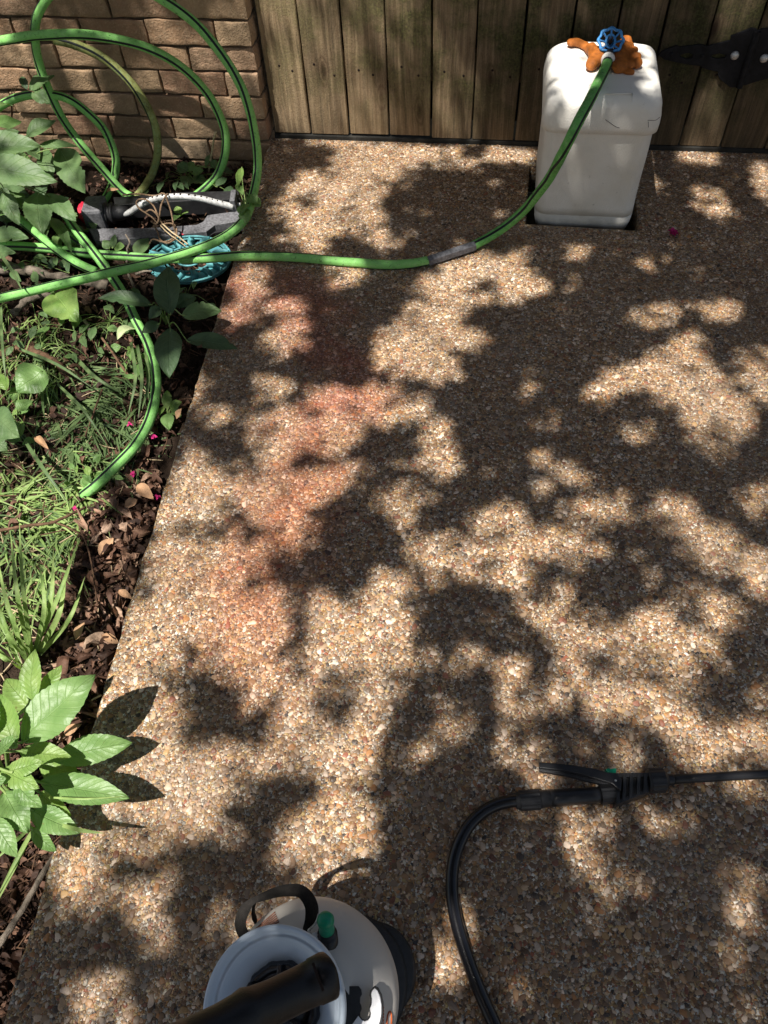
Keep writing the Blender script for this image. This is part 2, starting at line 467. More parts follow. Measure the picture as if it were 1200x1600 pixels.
M['stripe'] = plain('black_stripe', (.012, .015, .016), .5, .3, .3)
M['sleeve'] = plain('scuffed_black_rubber', (.12, .12, .13), .6, .4, .5, 120, .001)
M['black'] = plain('black_plastic', (.016, .016, .018), .36, .45, .25, 60, .0003)
M['grip'] = plain('black_grip_plastic', (.006, .006, .008), .42, .4, .2, 60, .0003)
M['black_m'] = plain('matt_black_plastic', (.020, .020, .022), .48, .45, .3, 90, .0008)
M['black_g'] = plain('glossy_black_plastic', (.010, .010, .013), .22, .5, .2, 60, .0002)
M['grey_m'] = plain('grey_mottled_plastic', (.13, .13, .14), .6, .4, .5, 140, .001)  # mottled grey of the front rail's upper plate, paler than its skirt
M['greytube'] = plain('grey_metal_tube', (.48, .48, .47), .4, .6, .35, 120, .0005)
M['red'] = plain('red_plastic', (.55, .02, .05), .45, .4, .3)
M['teal'] = plain('teal_plastic', (.085, .28, .30), .5, .4, .35, 60, .001)
M['blue'] = plain('blue_painted_metal', (.05, .25, .58), .4, .5, .35, 120, .001)
M['orange'] = plain('orange_foam_sealant', (.36, .11, .016), .6, .35, .35, 60, .002)
M['iron'] = plain('black_iron', (.010, .010, .012), .62, .2, .5, 70, .001)
M['steel'] = plain('galvanised_steel', (.55, .55, .54), .45, .5, .3, 90, .0006, Metallic=.6)
M['rust'] = plain('rusty_nail', (.02, .012, .01), .8, .2)
M['styro'] = styro_mat()
M['tank'] = plain('translucent_poly_tank', (.58, .55, .51), .5, .3, .05, 8, .0005)
M['funnel'] = plain('white_poly_funnel', (.60, .68, .77), .8, .10, .04, 8, .0003, Subsurface__Weight=0)
M['white'] = plain('white_plastic', (.82, .82, .84), .4, .5, .03)
M['greenp'] = plain('green_plastic_knob', (.0, .25, .13), .3, .5, .1)
M['web'] = plain('black_webbing', (.020, .017, .015), .8, .3, .4, 200, .002)
M['print'] = plain('rust_red_print', (.55, .12, .03), .5, .3, .1)
M['print_b'] = plain('brown_print', (.30, .13, .08), .5, .3, .3, 120)
M['pink'] = plain('pink_petal', (.50, .02, .16), .6, .3, .4)
M['twine'] = plain('brown_twine', (.24, .16, .10), .9, .1, .5, 200, .002)
M['palegreen'] = plain('pale_dry_leaf', (.45, .52, .28), .6, .3, .2)

# ================================================================== SETTING
# ground far beyond everything
def grid_obj(name, x0, x1, y0, y1, nx, ny, zf, mat):
    vs = []; fs = []
    for j in range(ny + 1):
        for i in range(nx + 1):
            x = x0 + (x1 - x0) * i / nx; y = y0 + (y1 - y0) * j / ny
            vs.append((x, y, zf(x, y)))
    for j in range(ny):
        for i in range(nx):
            a = j * (nx + 1) + i; fs.append((a, a + 1, a + nx + 2, a + nx + 1))
    me = bpy.data.meshes.new(name); me.from_pydata(vs, [], fs); me.update()
    return link(name, me, mat)
o = grid_obj('ground', -150, 150, -150, 150, 4, 4, lambda x, y: -.16, M['ground']); tag(o, kind='structure')
def bedz(x, y):
    return ZB + .020 * noise.noise(Vector((x * 5, y * 5, 0))) + .010 * noise.noise(Vector((x * 19, y * 19, 3))) + .006 * noise.noise(Vector((x * 60, y * 60, 3)))
o = grid_obj('garden_bed_soil', -2.6, -.55, -1.2, 2.60, 230, 420, bedz, M['soil']); tag(o, kind='structure')

# slab with the square cut-out under the faucet cover
def edge_x(y): return -.801 + (2.576 - y) * (.139 / 2.619)
out = []
ys = np.linspace(2.574, -3.0, 300)
for y in ys:
    x = edge_x(y) if y > -.6 else edge_x(-.6)
    out.append((x + .006 * noise.noise(Vector((y * 14, 1, 1))) + .0035 * noise.noise(Vector((y * 70, 1, 1))) + (.012 * max(0, 1 - abs(y - .335) / .03) * .6), y))
out += [(3.0, -3.0), (3.0, 2.574)]
hole = [(.096, 2.128), (.445, 2.118), (.450, 2.50), (.100, 2.50)]
me = plate_mesh([out, hole], .11, 0.006)
slab = link('concrete_path', me, M['agg'], smooth=False); slab.location = (0, 0, -.0555)
# curve bevel adds .006 all round; the top face ends up at z = 0
slab.location.z = -(.055 + .006)
tag(slab, kind='structure')

# river pebbles set in the slab: too many to count, scattered as instances
def build_pebbles():
    rg = np.random.default_rng(4)
    def hexgrid(sp, jit, keep):
        xs = np.arange(-.90, 1.45, sp); ys_ = np.arange(-.12, 2.57, sp * .866)
        X, Y = np.meshgrid(xs, ys_); X = X + (np.arange(len(ys_)) % 2)[:, None] * sp / 2
        X = X + rg.uniform(-jit, jit, X.shape) * sp; Y = Y + rg.uniform(-jit, jit, Y.shape) * sp
        k = rg.random(X.shape) < keep
        return X[k], Y[k]
    lx, ly = hexgrid(.0132, .45, .66); lr = .0034 + .0041 * rg.random(len(lx)) ** 1.4
    sx_, sy_ = hexgrid(.0058, .45, .84); sr = .0015 + .0019 * rg.random(len(sx_))
    # drop small ones that sit on big ones
    g = .0125; cells = {}
    for i, (x, y) in enumerate(zip((lx / g).astype(int), (ly / g).astype(int))): cells.setdefault((x, y), []).append(i)
    keep = np.ones(len(sx_), bool); ci = (sx_ / g).astype(int); cj = (sy_ / g).astype(int)
    lxl, lyl, lrl, sxl, syl = lx.tolist(), ly.tolist(), lr.tolist(), sx_.tolist(), sy_.tolist()
    for k in range(len(sxl)):
        a0, b0 = int(ci[k]), int(cj[k])
        for da in (-1, 0, 1):
            for db in (-1, 0, 1):
                for i in cells.get((a0 + da, b0 + db), ()):
                    if (lxl[i] - sxl[k]) ** 2 + (lyl[i] - syl[k]) ** 2 < (lrl[i] * .95) ** 2: keep[k] = False
    X = np.concatenate([lx, sx_[keep]]); Y = np.concatenate([ly, sy_[keep]]); Rr = np.concatenate([lr, sr[keep]])
    ex = edge_x(Y)
    ok = (X > ex + Rr * .7 + .001) & ~((X > .088) & (X < .455) & (Y > 2.112) & (Y < 2.57) & ((X > .092) & (X < .452) & (Y > 2.116) & (Y < 2.51)))
    X, Y, Rr = X[ok], Y[ok], Rr[ok]; n = len(X)
    me = bpy.data.meshes.new('pebbles'); me.vertices.add(n)
    hz = Rr * rg.uniform(.38, .60, n)
    co = np.stack([X, Y, -hz * rg.uniform(.25, .75, n)], 1).astype(np.float32); me.vertices.foreach_set('co', co.ravel())
    el = rg.uniform(1.0, 1.38, n)
    sc = np.stack([Rr * el, Rr / el * rg.uniform(.92, 1.1, n), hz], 1).astype(np.float32)
    ro = np.stack([rg.uniform(-.18, .18, n), rg.uniform(-.18, .18, n), rg.uniform(0, 6.28, n)], 1).astype(np.float32)
    me.attributes.new('sc', 'FLOAT_VECTOR', 'POINT').data.foreach_set('vector', sc.ravel())
    me.attributes.new('ro', 'FLOAT_VECTOR', 'POINT').data.foreach_set('vector', ro.ravel())
    me.update()
    o = link('pebbles', me, M['pebble'], smooth=False); tag(o, 'small river pebbles exposed all over the slab', 'pebbles', kind='stuff')
    ng = bpy.data.node_groups.new('pebble_scatter', 'GeometryNodeTree')
    ng.interface.new_socket('Geometry', in_out='INPUT', socket_type='NodeSocketGeometry'); ng.interface.new_socket('Geometry', in_out='OUTPUT', socket_type='NodeSocketGeometry')
    N = ng.nodes; Lk = ng.links.new
    gi = N.new('NodeGroupInput'); go = N.new('NodeGroupOutput')
    ico = N.new('GeometryNodeMeshIcoSphere'); ico.inputs['Radius'].default_value = 1; ico.inputs['Subdivisions'].default_value = 3
    pos = N.new('GeometryNodeInputPosition'); nz = N.new('ShaderNodeTexNoise'); nz.inputs['Scale'].default_value = .9; nz.inputs['Detail'].default_value = 1
    Lk(pos.outputs[0], nz.inputs['Vector'])
    ma = N.new('ShaderNodeVectorMath'); ma.operation = 'MULTIPLY_ADD'; ma.inputs[1].default_value = (.75, .75, .6); ma.inputs[2].default_value = (-.37, -.37, -.3)
    Lk(nz.outputs['Color'], ma.inputs[0])
    sp = N.new('GeometryNodeSetPosition'); Lk(ico.outputs['Mesh'], sp.inputs['Geometry']); Lk(ma.outputs[0], sp.inputs['Offset'])
    ss = N.new('GeometryNodeSetShadeSmooth'); Lk(sp.outputs[0], ss.inputs[0])
    sm = N.new('GeometryNodeSetMaterial'); sm.inputs['Material'].default_value = M['pebble']; Lk(ss.outputs[0], sm.inputs[0])
    ip = N.new('GeometryNodeInstanceOnPoints'); Lk(gi.outputs[0], ip.inputs['Points']); Lk(sm.outputs[0], ip.inputs['Instance'])
    for nm, key in (('sc', 'Scale'), ('ro', 'Rotation')):
        at = N.new('GeometryNodeInputNamedAttribute'); at.data_type = 'FLOAT_VECTOR'; at.inputs['Name'].default_value = nm
        if key == 'Rotation':
            er = N.new('FunctionNodeEulerToRotation'); Lk(at.outputs['Attribute'], er.inputs[0]); Lk(er.outputs[0], ip.inputs['Rotation'])
        else: Lk(at.outputs['Attribute'], ip.inputs['Scale'])
    Lk(ip.outputs[0], go.inputs[0])
    o.modifiers.new('scatter', 'NODES').node_group = ng
    print('pebbles', n)
build_pebbles()

# ================================================================== brick wall
def build_wall():
    t = thing('brick_wall', (-1.6, YW, ZB), 'tan brick wall with raked mortar joints behind the hose coils', 'brick wall')
    mb = MB(); rr = random.Random(3)
    L, Hc = .226, .0775
    z = -.145; row = 0
    while z < 1.7:
        x = -.80 - (0 if row % 2 else .5 * L)
        first = True
        xr = -.800
        while xr > -2.9:
            w = (L if not (first and row % 2 == 0) else L * .52) * (1 + rr.uniform(-.03, .03)); first = False
            x0, x1 = xr - w + .007, xr
            h = Hc - .008 + rr.uniform(-.0025, .002)
            bm = bmesh.new(); bmesh.ops.create_cube(bm, size=1)
            for v in bm.verts: v.co = Vector((v.co.x * (x1 - x0), v.co.y * .09, v.co.z * h))
            bmesh.ops.bevel(bm, geom=bm.edges[:], offset=.0028, segments=2, affect='EDGES', profile=.6)
            bmesh.ops.subdivide_edges(bm, edges=[e for e in bm.edges if e.calc_length() > .03], cuts=5, use_grid_fill=True)
            c = Vector(((x0 + x1) / 2, YW + .045 + rr.uniform(-.005, .004), z + Hc / 2 + rr.uniform(-.002, .002)))
            sd_ = rr.random() * 50; tilt = rr.uniform(-.015, .015)
            bm.verts.index_update(); vs = []
            for v in bm.verts:
                p = v.co.copy(); p.z += p.x * tilt
                n = noise.noise_vector(Vector((p.x * 22 + sd_, p.y * 22, p.z * 22 + sd_)))
                n2 = noise.noise_vector(Vector((p.x * 70 + sd_, p.y * 70, p.z * 70)))
                vs.append(p + n * .0032 + n2 * .0024 + c)
            u = rr.random()
            mb.add(vs, [[v.index for v in f.verts] for f in bm.faces], 0, [(u, 0)] * len(vs)); bm.free()
            xr = x0 - .007
        z += Hc; row += 1
    mb.build('bricks', M['brick'], t)
    m2 = MB(); box_mb(m2, (-1.86, YW + .09, .77), (1.055, .075, .93)); m2.build('mortar', M['mortar'], t, False)
build_wall()

# ================================================================== gate and fence
def picket(parent, x0, x1, zb, yo, rr, right=False):
    c = ((x0 + x1) / 2, YF + .010 + yo, (zb + 1.75) / 2)
    hz = (1.75 - zb) / 2
    mb = MB(); bm = bmesh.new(); bmesh.ops.create_cube(bm, size=2)
    for v in bm.verts: v.co = Vector((v.co.x * (x1 - x0) / 2, v.co.y * .009, v.co.z * hz))
    bmesh.ops.bevel(bm, geom=bm.edges[:], offset=.002, segments=2, affect='EDGES')
    bmesh.ops.subdivide_edges(bm, edges=[e for e in bm.edges if e.calc_length() > 1], cuts=60)
    bm.verts.index_update(); vs = []; s0 = rr.random() * 90
    for v in bm.verts:
        n = noise.noise(Vector((s0, (v.co.z) * 3.5, math.copysign(1, v.co.x))))
        n2 = noise.noise(Vector((s0 + 9, (v.co.z) * 25, math.copysign(1, v.co.x))))
        vs.append(Vector((v.co.x + n * .003 + n2 * .0008, v.co.y, v.co.z)))
    me = bpy.data.meshes.new('picket')
    me.from_pydata(vs, [], [[v.index for v in f.verts] for f in bm.faces]); bm.free(); me.update()
    o = link('picket', me, M['wood'], parent, smooth=False)
    o.location = Vector(c) - parent.location
    for q, zz in ((.32, .242), (.72, .224), (.3, 1.3), (.7, 1.29)):
        nb = MB(); nx = x0 + (x1 - x0) * q + rr.uniform(-.01, .01); nz = zz + rr.uniform(-.008, .012)
        lathe(nb, [(0.0001, -.0006), (.0042, -.0006), (.0036, .0004), (.0001, .0006)], 10, Matrix.Translation((nx, YF + yo + .0008, nz)) @ Matrix.Rotation(math.radians(90), 4, 'X'))
        nb2 = nb.build('nail', M['rust'], None, True, origin=(0, 0, 0))
        nb2.parent = o; nb2.location = Vector((0, 0, 0)) - Vector(c)
    return o
def build_gate():
    rr = random.Random(11)
    t = thing('wooden_gate', (0, YF, 0), 'weathered wooden gate of upright boards hung left of the hinge knuckle', 'gate')
    gaps = [-.790, -.6575, -.520, -.381, -.236, -.098, .048, .190, .322, .455, .592, .726]
    for i in range(11):
        picket(t, gaps[i] + .0032, gaps[i + 1] - .0032, .016 + (.0 if i > 3 else .002) + (.004 if i in (2, 3) else 0), rr.uniform(0, .003), rr)
    for z in (.24, 1.3):
        mb = MB(); box_mb(mb, (-.032, YF + .0425, z), (.755, .019, .045), bev=.003); mb.build('rail', M['wood'], t, False)
    mb = MB(); box_mb(mb, (-.032, YF + .068, .9), (.755, .004, .85)); mb.build('added_gap_backing', M['wood_dark'], t, False)  # unseen dark panel added to keep the gaps between gate boards black
    # strap hinge
    def P2(cx, cy):  # crop pixel of the hinge close-up -> plane of the gate
        p = WY(1000 + cx / 6, 20 + cy / 6, YF - .004); return (p.x, p.z)
    outer = [(178, 392), (200, 365), (270, 335), (345, 308), (362, 322), (470, 310), (560, 298), (632, 314), (740, 285), (852, 256), (855, 215), (900, 200), (1045, 142), (1088, 152), (1075, 250), (1040, 320), (985, 450), (950, 570), (905, 690), (850, 694), (800, 655), (745, 610), (732, 575), (738, 548), (650, 530), (588, 512), (565, 494), (450, 478), (340, 458), (225, 430)]
    h1 = [(362, 400), (400, 378), (455, 370), (500, 385), (492, 420), (450, 436), (400, 424)]
    h2 = [(652, 410), (690, 382), (750, 375), (812, 392), (800, 420), (740, 432), (690, 428)]
    ht = MB(); Mx = Matrix(((1, 0, 0, 0), (0, 0, -1, YF - .004), (0, 1, 0, 0), (0, 0, 0, 1)))
    plate_mb(ht, [[P2(*p) for p in outer], [P2(*p) for p in h1], [P2(*p) for p in h2]], .004, Mx, .0012)
    k0, k1 = Vector((P2(1100, 165)[0], YF - .011, P2(1100, 165)[1])), Vector((P2(925, 690)[0], YF - .011, P2(925, 690)[1]))
    sweep(ht, [k0.lerp(k1, i / 10) for i in range(11)], lambda u: .0095 if (int(u * 4.99) % 2 == 0) else .0088, 14, Vector((0, -1, 0)))
    hinge = ht.build('hinge', M['iron'], t, False)
    tag(hinge, 'black iron strap hinge leaf with two lens-shaped holes')
    def dome(px, py, r, h, mat, nm, par, hexa=False):
        c = WY(px, py, YF - .007); mb = MB()
        prof = [(r, 0), (r * .98, h * .25), (r * .85, h * .6), (r * .55, h * .88), (.0001, h)]
        lathe(mb, prof, 6 if hexa else 24, Matrix.Translation(c) @ Matrix.Rotation(math.radians(90), 4, 'X'))
        q = mb.build(nm, mat, None, not hexa, origin=(0, 0, 0)); q.parent = par; q.location = -Vector(par.location) - (Vector(par.parent.location) if par.parent else Vector())
        return q
    dome(1148, 86.5, .0125, .009, M['steel'], 'bolt', hinge)
    dome(1049, 84, .006, .005, M['iron'], 'screw', hinge, True)
    dome(1097.5, 87, .006, .005, M['iron'], 'screw', hinge, True)
    # the fence right of the gate
    f = thing('wooden_fence', (1.4, YF, 0), 'weathered board fence standing right of the hinge knuckle', 'fence')
    x = .726
    while x < 2.9:
        picket(f, x + .0025, x + .137, .014, rr.uniform(0, .004), rr); x += .140
    mb = MB(); box_mb(mb, (1.83, YF + .068, .9), (1.10, .004, .85)); mb.build('added_gap_backing', M['wood_dark'], f, False)  # another added dark panel, blacks out the gaps in the fence
    ro = [(1102, 168), (1140, 150), (1230, 145), (1330, 190), (1360, 230), (1500, 300), (1500, 480), (1330, 520), (1240, 600), (1160, 620), (1080, 640), (990, 672), (935, 676), (960, 600), (1000, 500), (1060, 350)]
    m3 = MB(); plate_mb(m3, [[P2(*p) for p in ro]], .004, Mx, .0012)
    hl = m3.build('hinge_leaf', M['iron'], f, False)
    dome(1194, 91, .0125, .009, M['steel'], 'bolt', hl)
    # dark sill board lying under the boards
    s = MB(); box_mb(s, (1.0, YF + .009, -.012), (1.79, .012, .0265), bev=.003)
    rz = Matrix.Rotation(0, 4, 'Z')
    so = s.build('sill_board', M['wood_dark'], None, False, origin=(.3, YF, 0))
    tag(so, 'dark weathered sill board lying along the foot of the gate and fence', 'sill board')
build_gate()

# ================================================================== faucet cover, faucet
def loft(mb, secs, cx, cy, n=8, cap0=True, cap1=True, disp=None):
    rings = []
    for z, hx, hy, r in secs: rings.append([(cx + x, cy + y, z) for x, y in rrect(hx, hy, r, n)])
    N = len(rings[0]); vs = [Vector(v) for rg in rings for v in rg]
    if disp: vs = [disp(v) for v in vs]
    fs = [(j * N + k, j * N + (k + 1) % N, (j + 1) * N + (k + 1) % N, (j + 1) * N + k) for j in range(len(secs) - 1) for k in range(N)]
    if cap0: fs.append(tuple(range(N))[::-1])
    if cap1: fs.append(tuple((len(secs) - 1) * N + k for k in range(N)))
    mb.add(vs, fs)
def remesh_obj(mb, name, mat, parent, voxel, smooth_it=4, disp=None):
    me = bpy.data.meshes.new('tmp'); me.from_pydata(mb.v, [], mb.f); me.update()
    o = bpy.data.objects.new('tmp', me); COL.objects.link(o)
    m = o.modifiers.new('r', 'REMESH'); m.mode = 'VOXEL'; m.voxel_size = voxel
    m = o.modifiers.new('s', 'SMOOTH'); m.iterations = smooth_it; m.factor = .5
    dg = bpy.context.evaluated_depsgraph_get()
    m2 = bpy.data.meshes.new_from_object(o.evaluated_get(dg)); bpy.data.objects.remove(o); bpy.data.meshes.remove(me)
    off = parent.location if parent else Vector()
    for v in m2.vertices:
        if disp: v.co = disp(v.co)
        v.co = v.co - off
    m2.name = name; m2.materials.clear()
    return link(name, m2, mat, parent)
def build_cover():
    cx, cy = .272, 2.312
    t = thing('faucet_cover', (cx, cy, 0), 'white foam box set in a dark cut-out in the slab before the gate', 'foam cover')
    mb = MB(); n = 10; secs = []
    secs.append((-.03, .138, .155, .030)); secs.append((.0, .145, .163, .035)); secs.append((.022, .147, .165, .035))
    secs.append((.0225, .1445, .1625, .034)); secs.append((.026, .1445, .1625, .034)); secs.append((.0265, .147, .165, .035))
    for k in range(1, 12): secs.append((.0265 + .28 * k / 11, .147 + .002 * k / 11, .165 + .002 * k / 11, .036))
    def wob(v):
        n1 = noise.noise(Vector((v.x * 9, v.y * 9, v.z * 7))); return v + Vector((v.x - cx, v.y - cy, 0)).normalized() * n1 * .003
    loft(mb, secs, cx, cy, n, disp=wob); b = mb.build('body', M['styro'], t)
    # lid: a lofted block whose top is a displaced dome, closed with a fine grid
    mb = MB(); secs = [(.284, .153, .172, .036), (.286, .159, .178, .040), (.305, .1605, .1795, .042), (.325, .160, .179, .044), (.343, .157, .176, .046)]
    for k in range(1, 8):
        a = k / 7 * math.pi / 2
        secs.append((.343 + .040 * math.sin(a), .157 - .036 * (1 - math.cos(a)), .176 - .036 * (1 - math.cos(a)), .046))
    hx, hy = .121, .140
    for k in range(1, 9):
        q = 1 - k / 9; secs.append((.383 + .004 * (1 - q * q), hx * q, hy * q, .044 * q))
    def dd(v):
        n0 = noise.noise(Vector((v.x * 11 + 4, v.y * 11, 0))); n1 = noise.noise(Vector((v.x * 26, v.y * 26, 2)))
        d = Vector((v.x - cx, v.y - cy, 0)); 
        w = max(0, min(1, (v.z - .33) / .05))
        z = v.z + w * (.006 * n0 + .0015 * n1)
        # two sunken troughs on the left shoulder, the moulded L mark near the front
        z -= w * .010 * math.exp(-(((v.x - .165) / .022) ** 2 + ((v.y - 2.30) / .05) ** 2))
        z -= w * .007 * math.exp(-(((v.x - .20) / .03) ** 2 + ((v.y - 2.22) / .03) ** 2))
        z += w * .006 * math.exp(-(((v.x - .19) / .025) ** 2 + ((v.y - 2.17) / .03) ** 2))
        return Vector((v.x + d.x * .01 * n0, v.y + d.y * .01 * n0, z))
    loft(mb, secs, cx, cy, n, disp=dd)
    lid = mb.build('lid', M['styro'], t)
    # moulded mark: thin raised L lip
    l = MB()
    for (a, b_) in (((945, 147), (988, 146)), ((988, 146), (987, 158))):
        p, q = W(*a, .386), W(*b_, .3845); sweep(l, [p, q], .0016, 8)
    lo = l.build('moulded_lip', M['styro'], None, origin=(0, 0, 0)); lo.parent = lid; lo.location = -Vector(t.location)
    # crack lines at the lid's front
    # orange sealant foam
    ob = MB()
    def blob(px, py, z, rx, ry, rz, ang=0):
        c = W(px, py, z)
        bm = bmesh.new(); bmesh.ops.create_icosphere(bm, subdivisions=3, radius=1)
        Mm = Matrix.Translation(c) @ Matrix.Rotation(ang, 4, 'Z') @ Matrix.Diagonal((rx, ry, rz, 1))
        bm.verts.index_update(); ob.add([Mm @ v.co for v in bm.verts], [[v.index for v in f.verts] for f in bm.faces]); bm.free()
    # left tongue lying on the lid
    for k in range(10):
        u = k / 9; px = 893 + 30 * u; py = 66 + 14 * u ** 1.5 - 3 * math.sin(u * 3)
        blob(px, py, .397, .014, .017, .009, .2)
    for k in range(8):
        u = k / 7; blob(924 + 7 * math.sin(u * 3) , 76 + 24 * u, .402, .017 + .004 * math.sin(u * 3), .02, .016)
    blob(937, 86, .40, .02, .035, .02)
    for k in range(8):
        u = k / 7; blob(972 - 5 * u, 76 + 26 * u, .402, .024, .022, .022 - .008 * u)
    for px, py, r in ((978, 66, .018), (982, 75, .016), (986, 84, .016), (989, 88, .014), (995, 90, .013), (996, 99, .014), (984, 100, .014), (978, 102, .012), (985, 94, .012), (990, 80, .013), (966, 106, .014)):
        blob(px, py, .398, r, r * 1.15, r)
    for px, py, r in ((981, 112, .013), (985, 112, .012), (968, 112, .008), (972, 110, .008)): blob(px, py, .392, r, r, r * .6)
    def od(v):
        n1 = noise.noise_vector(v * 60); return v + n1 * .0025
    remesh_obj(ob, 'sealant', M['orange'], t, .0032, 2, od)
    # grime specks and cracks (really on the foam)
    cr = MB()
    for line in ([(946, 187, .312), (953, 192, .306), (962, 198, .300), (968, 200, .298)], [(1012, 188, .31), (1024, 188, .311), (1031, 183, .318)], [(1013, 190, .308), (1013, 199, .298)],):
        cr = MB(); sweep(cr, catmull([WY(px, py, cy - .1794) for px, py, _ in line], 4), .0006, 5)
        c2 = cr.build('crack', M['rust'], None, origin=(0, 0, 0)); c2.parent = lid; c2.location = -Vector(t.location)
build_cover()

def build_faucet():
    base = W(953, 88, .40)
    t = thing('faucet', base, 'blue lobed handwheel tap poking out of orange sealant on the foam box', 'faucet')
    c = W(954.5, 63, .437)
    tilt = Matrix.Rotation(math.radians(36), 4, 'X')
    Mw = Matrix.Translation(c) @ tilt
    mb = MB()
    R0 = .0325
    vs_path = [Mw @ Vector(((R0 + .0022 * math.cos(8 * a)) * math.cos(a), (R0 + .0022 * math.cos(8 * a)) * math.sin(a), 0)) for a in np.linspace(0, 2 * math.pi, 97)]
    sweep(mb, vs_path, .0036, 10, tilt @ Vector((0, 0, 1)), caps=False)
    for k in range(8):
        a = 2 * math.pi * (k) / 8
        c0 = Mw @ Vector((R0 * 1.02 * math.cos(a), R0 * 1.02 * math.sin(a), 0))
        bm = bmesh.new(); bmesh.ops.create_uvsphere(bm, u_segments=12, v_segments=8, radius=.0050); bm.verts.index_update()
        mb.add([v.co + c0 for v in bm.verts], [[v.index for v in f.verts] for f in bm.faces]); bm.free()
        a2 = a + math.pi / 8
        p = [Mw @ Vector((r * math.cos(a), r * math.sin(a), z)) for r, z in ((.032, -.001), (.025, -.003), (.018, -.006), (.008, -.012))]
        sweep(mb, p, .0026, 8)
    ring = [Mw @ Vector((.0125 * math.cos(a), .0185 * math.sin(a), -.005)) for a in np.linspace(0, 2 * math.pi, 49)]
    sweep(mb, ring, .0030, 8, tilt @ Vector((0, 0, 1)), caps=False)
    lathe(mb, [(.0001, -.022), (.009, -.022), (.009, -.012), (.0001, -.012)], 20, Mw)
    mb.build('handwheel', M['blue'], t)
    m = MB(); lathe(m, [(.0001, -.012), (.006, -.012), (.006, -.002), (.0001, -.001)], 6, Mw); m.build('handwheel_screw', M['rust'], t, False)
    m = MB(); lathe(m, [(.0001, -.060), (.016, -.060), (.016, -.045), (.012, -.045), (.012, -.034), (.009, -.034), (.009, -.016), (.0001, -.016)], 6, Mw); m.build('valve_stem', M['rust'], t, False)
    p0, p1 = W(952, 84, .412), W(948.5, 99, .408)
    m = MB(); sweep(m, [p0, p0.lerp(p1, .5), p1], .014, 14); m.build('spout', M['black_m'], t)
    m = MB(); d = (p1 - p0).normalized(); s0 = W(950, 93, .410)
    sweep(m, [s0 - d * .006, s0 - d * .004, s0 + d * .006, s0 + d * .010], lambda u: .0185 if .2 < u < .9 else .0165, 24); m.build('spout_collar', M['styro'], t)
build_faucet()

# ================================================================== garden hose
HR = .0140
PROF = [1, 1.012, 1, .97, 1, 1.012, 1, .97]
def hose_len(parent, pts, mat, off=0.0, twist=0.0, rad=HR, stripe=(15, 0, 1), name='hose_length', n=24):
    mb = MB(); path = catmull(pts, 9)
    path = [p + Vector(noise.noise_vector(p * 9)) * .0015 for p in path]
    st = {23, 0} | {11, 12}
    sweep(mb, path, lambda u: rad * (1 + .03 * noise.noise(Vector((u * 30, rad, 0)))), n, off=off, twist=twist, stripe=st, prof=[1.0, .955, .955])
    return mb.build(name, [mat, M['stripe']], parent)
HOSE = thing('garden_hose', W(700, 398, 0), 'green black-striped garden hose running from the foam box to coils by the brick wall', 'garden hose')
a = math.radians
# box to sleeve
hose_len(HOSE, [W(949, 98, .407), W(944, 110, .412), W(925, 149, .418), W(903, 192, .405), W(880, 238, .335), W(857, 280, .235), W(828, 318, .130), W(797, 348, .062), W(770, 367, .030), W(738, 385, .016)], M['hose_box'], off=a(-75), twist=a(80))
m = MB(); p0, p1 = W(741, 384, .017), W(668, 408, .014)
sweep(m, [p0.lerp(p1, k / 6) for k in range(7)], .0155, 6, off=.5, prof=[1]); sl = m.build('coupling_sleeve', M['sleeve'], HOSE, False)
# slab to the bed and out of the frame on the left
hose_len(HOSE, [W(672, 407, .013), W(640, 412, .012), W(600, 413.5, .012), W(540, 409, .012), W(480, 403.5, .013), W(420, 400, .016), W(370, 400, .020), W(300, 404.5, .018), W(230, 403, -.002), W(150, 397, -.02), (W(60, 387, -.03)), W(0, 383, -.035), W(-60, 380, -.04)], M['hose'], off=a(95), twist=a(-150))
# big loop
zg = -.045
def V(px, py, Y): return WY(px, py, Y)
hose_len(HOSE, [W(204, 307, zg), V(190, 298, 2.28), V(163, 268, 2.30), V(128, 228, 2.33), V(98, 185, 2.36), V(76, 140, 2.38), V(60, 95, 2.39), V(54, 55, 2.39), V(60, 20, 2.40), V(82, -12, 2.40), V(125, -42, 2.39), V(180, -38, 2.37), V(252, -2, 2.34), V(303, 35, 2.33), V(345, 83, 2.31), V(375, 132, 2.29), V(392, 180, 2.28), V(401, 228, 2.27), V(402, 268, 2.25), W(393, 315, .030), W(380, 345, .034), W(350, 371, .040), W(300, 392, .046), W(240, 410, .050), W(180, 424, .045), W(120, 438, .035), W(60, 452, .022), W(0, 466, .012), W(-50, 480, 0)], M['hose'], off=a(-25), twist=a(60))
